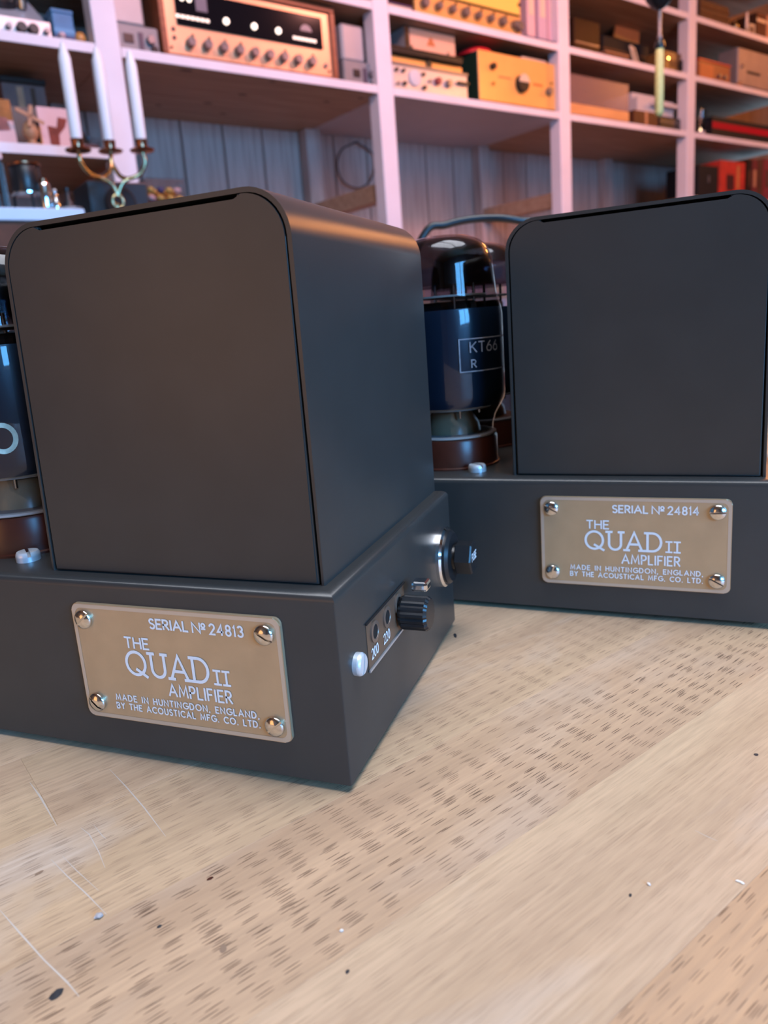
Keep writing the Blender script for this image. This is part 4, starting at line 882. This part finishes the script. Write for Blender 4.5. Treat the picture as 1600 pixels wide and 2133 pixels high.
labs = ['pink ring binder standing beside the gold receiver', 'lilac ring binder in the middle of the three binders', 'rose ring binder against the white post']
for (a, b_), m, lb in zip(edges, cols, labs):
    s0, s1 = sz(a, 60, 1.80)[0], sz(b_, 60, 1.80)[0]; r = item('ring_binder', lb, 'binder', (s0+s1)/2, 1.80, ZU+.012, 'ring binders on the upper shelf'); w2 = (s1-s0)/2-.0008
    fbox(r, 'cover', -w2, w2, 0, .19, .0, .24, m, .002); fbox(r, 'spine_label', -w2*.6, w2*.6, .07, .13, -.0012, -.0003, M_CREAM)
s0, s1 = sz(1092, 75, 1.795)[0], sz(1170, 80, 1.795)[0]
r = item('document_tray', 'flat navy tray under the ring binders', 'tray', (s0+s1)/2, 1.79, ZU); fbox(r, 'tray_base', -(s1-s0)/2, (s1-s0)/2-.002, 0, .0115, 0, .25, M_NAVY, .001); fbox(r, 'tray_lip', -(s1-s0)/2, (s1-s0)/2-.002, 0.0, .0115, -.004, -.0003, M_NAVY)
s0 = sz(838, 5, 1.80)[0]; r = item('purple_book', 'dark violet flat book left of the gold receiver', 'book', s0, 1.80, ZU)
fbox(r, 'cover', -.052, .040, 0, .003, 0, .2, mat('violet_cover', (.06, .03, .12), .5)); fbox(r, 'pages', -.050, .038, .0032, .020, .003, .197, M_CREAM); fbox(r, 'cover', -.052, .040, .0202, .0235, 0, .2, mat('violet_cover', (.06, .03, .12), .5))

# --- third bay: record player, boxes, dark shelf above
s0, s1 = sz(1185, 230, 1.80)[0], sz(1311, 245, 1.80)[0]; r = item('record_player', 'record player with light wood plinth and raised hazy lid', 'turntable', (s0+s1)/2, 1.80, ZA); w2 = (s1-s0)/2
fbox(r, 'plinth', -w2, w2, .012, .048, 0, .30, mat('light_wood_plinth', (.72, .36, .15), .4, col2=(.55, .25, .10), scale=6, stretch=(1, 8, 8)), .002)
for x in (-w2+.03, w2-.03):
    for y in (.03, .26): obj('foot', revolve(B(), [(.016, 0), (.014, .0118)], (x, y, 0), seg=16), M_BLACK, r)
obj('platter', revolve(B(), [(.12, .0482), (.12, .060), (.112, .062), (0, .062)], (-.02, .15, 0), seg=40), M_KNOB, r, 40)
hl = .140
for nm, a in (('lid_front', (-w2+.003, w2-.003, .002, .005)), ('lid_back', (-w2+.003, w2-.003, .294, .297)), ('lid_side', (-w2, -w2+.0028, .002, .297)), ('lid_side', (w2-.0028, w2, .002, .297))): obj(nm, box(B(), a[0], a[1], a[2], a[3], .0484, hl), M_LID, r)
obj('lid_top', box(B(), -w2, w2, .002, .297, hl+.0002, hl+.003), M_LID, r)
bm = prism(B(), [(-.085, .13), (.03, .13), (.02, .105), (-.028, .066), (-.075, .105)], 'y', .20, .203); obj('dust_cloth', bm, M_NAVY, r)
for x in (-.10, .0): obj('lid_lamp_glint', revolve(B(), [(.006, 0), (.006, .012), (0, .014)], (x, .04, .0485), (0, 0, 1), 14), M_LITW, r, 40)  # glowing studs stand in for lamp reflections in the lid
obj('tone_arm', tube(B(), [(w2-.05, .24, .075), (w2-.05, .12, .078), (w2-.10, .06, .070)], .004, 8, 4), M_CHROME, r, 50)
r, w2, h = sbox('carton', 'brown cardboard carton on the shelf below the white box', 'box', 1321, 1371, 232, ZA, 1.80, .10, M_BROWN2, .002); fbox(r, 'tape', -.008, .008, h*.2, h, -.001, -.0002, M_TAN)
zc = ZA+h+.0004
s0, s1 = sz(1318, 210, 1.84)[0], sz(1393, 210, 1.84)[0]; r = item('white_carton', 'open white carton resting on the brown carton', 'box', (s0+s1)/2, 1.815, zc); w2 = (s1-s0)/2; hq = sz(1340, 195, 1.84)[1]-zc
fbox(r, 'carton_body', -w2, w2, 0, hq*.72, .004, .16, mat('white_card', (.62, .56, .55), .6), .001); fbox(r, 'flap', -w2*.4, w2, hq*.36, hq*.52, -.020, .0038, mat('white_card', (.62, .56, .55), .6)); fbox(r, 'carton_lid', -w2*.98, w2*.5, hq*.722, hq, .03, .158, mat('white_card', (.62, .56, .55), .6), .001)
r, w2, h = sbox('black_recorder', 'low black recorder beside the brown carton', 'recorder', 1375, 1426, 245, ZA, 1.80, .2, M_BLACK, .003); fbox(r, 'lid_line', -w2, w2, h*.62, h*.68, -.0012, -.0002, M_KNOB); knob(r, 'knob', w2*.5, h*.35, .006, .008, M_KNOB)
# upper shelf, third bay
r, w2, h = sbox('dark_radio', 'very dark wooden radio beside the white post on the upper shelf', 'radio', 1195, 1250, 40, ZU, 1.86, .2, M_BROWN, .004); fbox(r, 'trim_strip', -w2*.9, w2*.9, h*.42, h*.46, -.0015, -.0002, M_KNOB); knob(r, 'knob', 0, h*.22, .012, .012, M_BLACK)
r, w2, h = sbox('wooden_case', 'dark wooden case under the tilted orange card', 'case', 1256, 1352, 84, ZU, 1.92, .16, M_BLACKM, .003); fbox(r, 'lid_seam', -w2, w2, h*.66, h*.70, -.0012, -.0002, M_BROWN2)
zc = ZU+h
s0, s1 = sz(1290, 80, 1.92)[0], sz(1342, 80, 1.92)[0]; r = item('orange_folder', 'tilted orange brown folder standing on the wooden case', 'folder', (s0+s1)/2, 1.94, zc+.0002); w2 = (s1-s0)/2; hq = sz(1316, 36, 1.94)[1]-zc
bm = B(); prism(bm, [(-w2*1.05, .012), (w2*.9, 0), (w2*1.05, hq*.86), (-w2*.7, hq)], 'y', 0, .006); obj('folder_sheet', bm, M_CARD, r); bm = B(); prism(bm, [(-w2*1.05, .0125), (w2*.9, .0005), (w2*.9, .010), (-w2*1.0, .022)], 'y', -.002, -.0002); obj('folder_fold', bm, M_ORANGE, r)
r, w2, h = sbox('dark_tray', 'flat dark brown tray box at the shelf edge before the radio', 'tray', 1196, 1228, 92, ZU, 1.785, .07, M_BROWN, .002); fbox(r, 'rim', -w2, w2, h+.0002, h+.003, 0, .07, M_BROWN2)
r, w2, h = sbox('brass_rule_case', 'long low brown case near the cream frame', 'case', 1262, 1311, 113, ZU, 1.79, .06, M_BROWN2, .002); fbox(r, 'lid', -w2, w2, h+.0002, h+.004, -.001, .061, M_TAN)
s0, z_ = sz(1332, 130, 1.785); r = item('photo_frame', 'small cream photo frame leaning at the shelf edge', 'frame', s0, 1.79, ZU, None, .3); hh = sz(1325, 96, 1.79)[1]-ZU
for nm, a in (('frame_bar', (-.026, .026, hh-.010, hh)), ('frame_bar', (-.026, .026, 0, .008)), ('frame_bar', (-.026, -.018, .0082, hh-.0102)), ('frame_bar', (.018, .026, .0082, hh-.0102))):
    bm = B(); box(bm, a[0], a[1], 0, .008, a[2], a[3])
    for v in bm.verts: v.co.y += v.co.z*.22; v.co.x -= v.co.z*.25
    obj(nm, bm, M_CREAM, r)
bm = B(); box(bm, -.0178, .0178, .004, .006, .0085, hh-.0105)
for v in bm.verts: v.co.y += v.co.z*.22; v.co.x -= v.co.z*.25
obj('picture', bm, M_BROWN2, r)
r, w2, h = sbox('brown_radio', 'brown transistor radio with a round black dial near the fourth post', 'radio', 1384, 1424, 108, ZU, 1.80, .08, mat('radio_brown', (.16, .075, .02), .45), .004); knob(r, 'dial', w2*.75, h*.45, .020, .008, M_BLACK); knob(r, 'small_knob', -w2*.7, h*.62, .005, .006, M_CHROME); fbox(r, 'grille', -w2*.45, w2*.3, h*.28, h*.6, -.0014, -.0002, M_BROWN2)

# --- fourth bay
s0, z_ = sz(1466, 276, 1.79); r = item('tealight_glass', 'glowing tealight in a small glass tumbler beside the fourth post', 'candle', s0+.002, 1.805, ZA); hg = sz(1466, 227, 1.80)[1]-ZA
obj('tumbler', revolve(B(), [(.024, 0), (.026, .002), (.028, hg), (.0268, hg), (.0245, .004), (0, .0035)], seg=28), M_CLEAR, r, 50)
obj('tealight', revolve(B(), [(.017, .0042), (.0175, .018), (.016, .018), (.015, .016), (0, .0155)], seg=24), M_WAX, r, 50); obj('flame', revolve(B(), [(.001, .0158), (.0042, .020), (.0038, .025), (0, .034)], seg=12), M_FLAME, r, 60)
r, w2, h = sbox('game_box', 'black box with a crimson band on the fourth bay shelf', 'box', 1484, 1640, 248, ZA, 1.80, .22, M_BLACKM, .002, ztop=ZA+.085)
fbox(r, 'crimson_band', -w2, w2, .038, .064, -.0015, -.0002, M_CRIMSON)
zg = ZA+h
r = item('crumpled_bag', 'crumpled dark plastic bag lying on the crimson banded box', 'bag', sz(1540, 225, 1.84)[0], 1.84, zg+.0005)
bm = B(); bmesh.ops.create_grid(bm, x_segments=14, y_segments=8, size=.5)
for v in bm.verts:
    x, y = v.co.x, v.co.y; v.co = Vector((x*.34, .08+y*.16, .004+.026*(1-abs(2*x)**3)*(.45+.55*math.sin(9*x+5*y)**2)*(1-abs(2*y)**4)+random.uniform(0, .006)))
bmesh.ops.solidify(bm, geom=bm.faces[:], thickness=.0015)
obj('bag_sheet', bm, mat('dark_film', (.030, .016, .020), .28), r)
r, w2, h = sbox('cassette_deck', 'small red brown cassette deck on the middle shelf of the fourth bay', 'deck', 1455, 1522, 132, ZU, 1.80, .16, mat('red_brown_case', (.26, .06, .03), .45), .003); fbox(r, 'top_edge', -w2, w2, h+.0002, h+.005, -.003, .02, M_RED); fbox(r, 'cassette_door', -w2*.9, -w2*.1, h*.15, h*.85, -.002, -.0003, M_CARD)
for x in (.25, .6): knob(r, 'knob', w2*x, h*.4, .008, .01, M_KNOB)
s0, s1 = sz(1536, 160, 1.80)[0], sz(1680, 170, 1.80)[0]; r = item('silver_radio', 'silver portable radio on the middle shelf, cut by the photo edge', 'radio', (s0+s1)/2, 1.80, ZU); w2 = (s1-s0)/2; h = sz(1560, 103, 1.80)[1]-ZU
fbox(r, 'radio_body', -w2, w2, .018, h, 0, .09, mat('dull_silver', (.34, .27, .24), .5, .2, var=.1, scale=20), .004); fbox(r, 'dark_base', -w2+.004, w2-.004, 0, .0178, .004, .085, M_BLACKM)
for k in range(4): fbox(r, 'dial_line', w2*-.15, w2*.9, h*(.40+.11*k), h*(.43+.11*k), -.0015, -.0003, M_CREAM if k % 2 else M_KNOB)
fbox(r, 'handle_slot', -w2*.75, -w2*.40, h*.42, h*.48, -.0015, -.0003, M_BLACK); knob(r, 'knob', -w2*.9, h*.55, .008, .008, M_CHROME)
s0, z_ = sz(1537, 176, 1.79); r = item('wooden_pebble', 'small brown wooden pebble before the silver radio', 'ornament', s0, 1.786, ZU); obj('pebble_body', sphere(B(), (0, 0, .009), .018, 1.2, .6, .5), M_TAN, r, 80); obj('pebble_knob', sphere(B(), (.012, 0, .018), .005), M_BROWN2, r, 80)
r, w2, h = sbox('wicker_basket', 'dark wicker basket on the top shelf beside the fourth post', 'basket', 1458, 1520, 5, ZTP, 1.86, .16, mat('wicker_brown', (.10, .045, .02), .7, var=.4, scale=60), .006)
for k in range(4): fbox(r, 'weave_band', -w2, w2, h*(.15+.2*k), h*(.24+.2*k), -.003, -.0003, M_BROWN2, .001)
s0, z_ = sz(1532, 50, 1.79); r = item('gold_bauble', 'golden bauble on the top shelf edge', 'ornament', s0, 1.79, ZTP); obj('bauble', sphere(B(), (0, 0, .0135), .0135), M_BRASS, r, 80); obj('bauble_cap', revolve(B(), [(.004, .026), (.004, .031), (0, .032)], seg=12), M_BRASS, r)
s0, z_ = sz(1567, 62, 1.79); r = item('photo_frame', 'little square cream frame on the top shelf', 'frame', s0, 1.79, ZTP)
for nm, a in (('frame_bar', (-.024, .024, .038, .046)), ('frame_bar', (-.024, .024, 0, .008)), ('frame_bar', (-.024, -.016, .0082, .0378)), ('frame_bar', (.016, .024, .0082, .0378))): fbox(r, nm, a[0], a[1], a[2], a[3], 0, .008, M_CREAM)
fbox(r, 'picture', -.0158, .0158, .0084, .0376, .003, .006, M_BROWN2)
s0, z_ = sz(1555, 30, 1.84); r = item('white_feather', 'white feather standing in a brown pot behind the cream frame', 'ornament', s0, 1.84, ZTP)
obj('pot', revolve(B(), [(.014, 0), (.018, .03), (.020, .034), (.014, .034), (0, .03)], seg=18), M_BROWN2, r, 40); bm = B(); prism(bm, [(0, .030), (.012, .06), (.018, .09), (.012, .115), (.004, .12), (-.004, .09), (-.004, .055)], 'y', -.001, .001); obj('feather', bm, M_WAX, r)
for u0, u1, v0, m, lb in ((1577, 1596, 28, M_BROWN2, 'brown book standing right of the cream frame'), (1598, 1618, 34, M_TAN, 'tan book at the photo edge on the top shelf')):
    r, w2, h = sbox('book', lb, 'book', u0, u1, v0, ZTP, 1.82, .12, m, .001); fbox(r, 'spine_band', -w2, w2, h*.7, h*.8, -.001, -.0001, M_CREAM)
# lower compartment of the fourth bay
r, w2, h = sbox('dark_case', 'black case in the low compartment right of the fourth post', 'case', 1456, 1497, 345, ZB4, 1.812, .15, M_BLACKM, .003); fbox(r, 'latch', -.006, .006, h*.5, h*.7, -.002, -.0003, M_KNOB)
r, w2, h = sbox('red_carton', 'bright red carton in the low compartment', 'box', 1501, 1553, 336, ZB4, 1.81, .12, mat('red_card', (.55, .035, .02), .5, var=.2, scale=25), .002); fbox(r, 'dark_print', -w2*.5, w2*.1, h*.25, h*.65, -.001, -.0002, M_BAKE); fbox(r, 'light_print', w2*.3, w2*.55, h*.3, h*.9, -.001, -.0002, M_CARD)
for k, (u0, u1, m, lb) in enumerate(((1557, 1567, M_BROWN, 'dark brown book next to the red carton'), (1568, 1579, mat('maroon_cover', (.16, .02, .02), .5), 'maroon book with a pale spine title'), (1580, 1590, M_BROWN2, 'mid brown book second from the photo edge'), (1591, 1612, mat('deep_red_cover', (.20, .012, .012), .5), 'deep red thick book at the photo edge'))):
    r, w2, h = sbox('book', lb, 'book', u0, u1, 332, ZB4, 1.81, .13, m, .001, 'books in the low compartment'); fbox(r, 'spine_band', -w2*.5, w2*.5, h*.35, h*.75, -.001, -.0001, M_TAN if k == 1 else M_BROWN2)

# --- pale boxes on the low shelf, seen between valve and rear amplifier
zz = ZL; labs = ['flat white carton at the foot of the stack on the low shelf', 'pink carton second from the bottom of the low shelf stack', 'white carton with a cream band in the low shelf stack', 'pale pink carton near the top of the low shelf stack', 'white carton on top of the low shelf stack']
for k, (hq, m) in enumerate(((.06, M_WHITEP), (.05, M_PINK), (.055, M_WHITEP), (.05, M_PINK), (.06, M_WHITEP))):
    r = item('flat_carton', labs[k], 'box', 1.92+random.uniform(-.008, .008), 1.80+random.uniform(0, .01), zz, 'stacked cartons on the low shelf')
    fbox(r, 'carton_body', -.14, .14, 0, hq-.010, 0, .2, m, .002); fbox(r, 'carton_lid', -.142, .142, hq-.0098, hq, -.002, .202, M_CREAM if k == 2 else m, .001); fbox(r, 'label', -.03, .05, .010, hq-.016, -.0012, -.0003, (M_YELLOW, M_RED, M_PALE, M_CREAM, M_PALE)[k]); zz += hq+.0003

# --- loop of black cable hanging on the planked wall
p = [sz(u, v, NB-.03) for u, v in ((742, 296), (775, 318), (781, 345), (770, 378), (745, 392), (715, 378), (703, 345), (712, 312), (742, 296))]
bm = tube(B(), [(a, NB-.030, z) for a, z in p], .0028, 8, 6); o = tag(obj('cable_loop', bm, mat('faded_cable', (.10, .08, .075), .5), None, 60), 'thin dark cable loop hanging on the planked wall', 'cable'); o.location = O0; o.rotation_euler = (0, 0, SA)
bm = cyl(B(), (p[0][0], NB-.036, p[0][1]+.001), (p[0][0], NB-.012, p[0][1]+.001), .003, seg=8); o2 = obj('hook', bm, M_KNOB, o)

# --- ornament hanging from the ceiling at upper right
NH = 0.95
sh_, z0 = sz(1373, 244, NH); z1 = sz(1375, 97, NH)[1]; zbm = sz(1376, 22, NH)[1]
r = item('hanging_ornament', 'pale green wax rod hanging below a dark bowl on a thin cord', 'ornament', sh_, NH, z0); Lr = z1-z0
obj('green_rod', revolve(B(), [(0, 0), (.006, .002), (.0086, .008), (.0088, Lr*.5), (.0080, Lr-.006), (.005, Lr-.001), (0, Lr)], seg=20), M_GREENWAX, r, 50)
obj('cup', revolve(B(), [(.0095, Lr-.004), (.0105, Lr+.002), (.0080, Lr+.010), (.003, Lr+.012)], seg=18), M_BLACK, r, 50)
obj('pin', revolve(B(), [(.0034, Lr+.012), (.0055, Lr+.018), (.0034, Lr+.022), (.0040, zbm-z0)], seg=12), mat('dusky_pin', (.30, .20, .18), .4, .4), r, 50)
hb = zbm-z0; obj('bowl', revolve(B(), [(.003, hb), (.014, hb+.006), (.026, hb+.020), (.030, hb+.034), (.027, hb+.034), (.012, hb+.012), (0, hb+.008)], seg=28), M_BLACK, r, 50)
cyl(bm := B(), (0, 0, hb+.012), (0, 0, CE-z0), .0014, seg=8); obj('cord', bm, M_BLACKM, r)
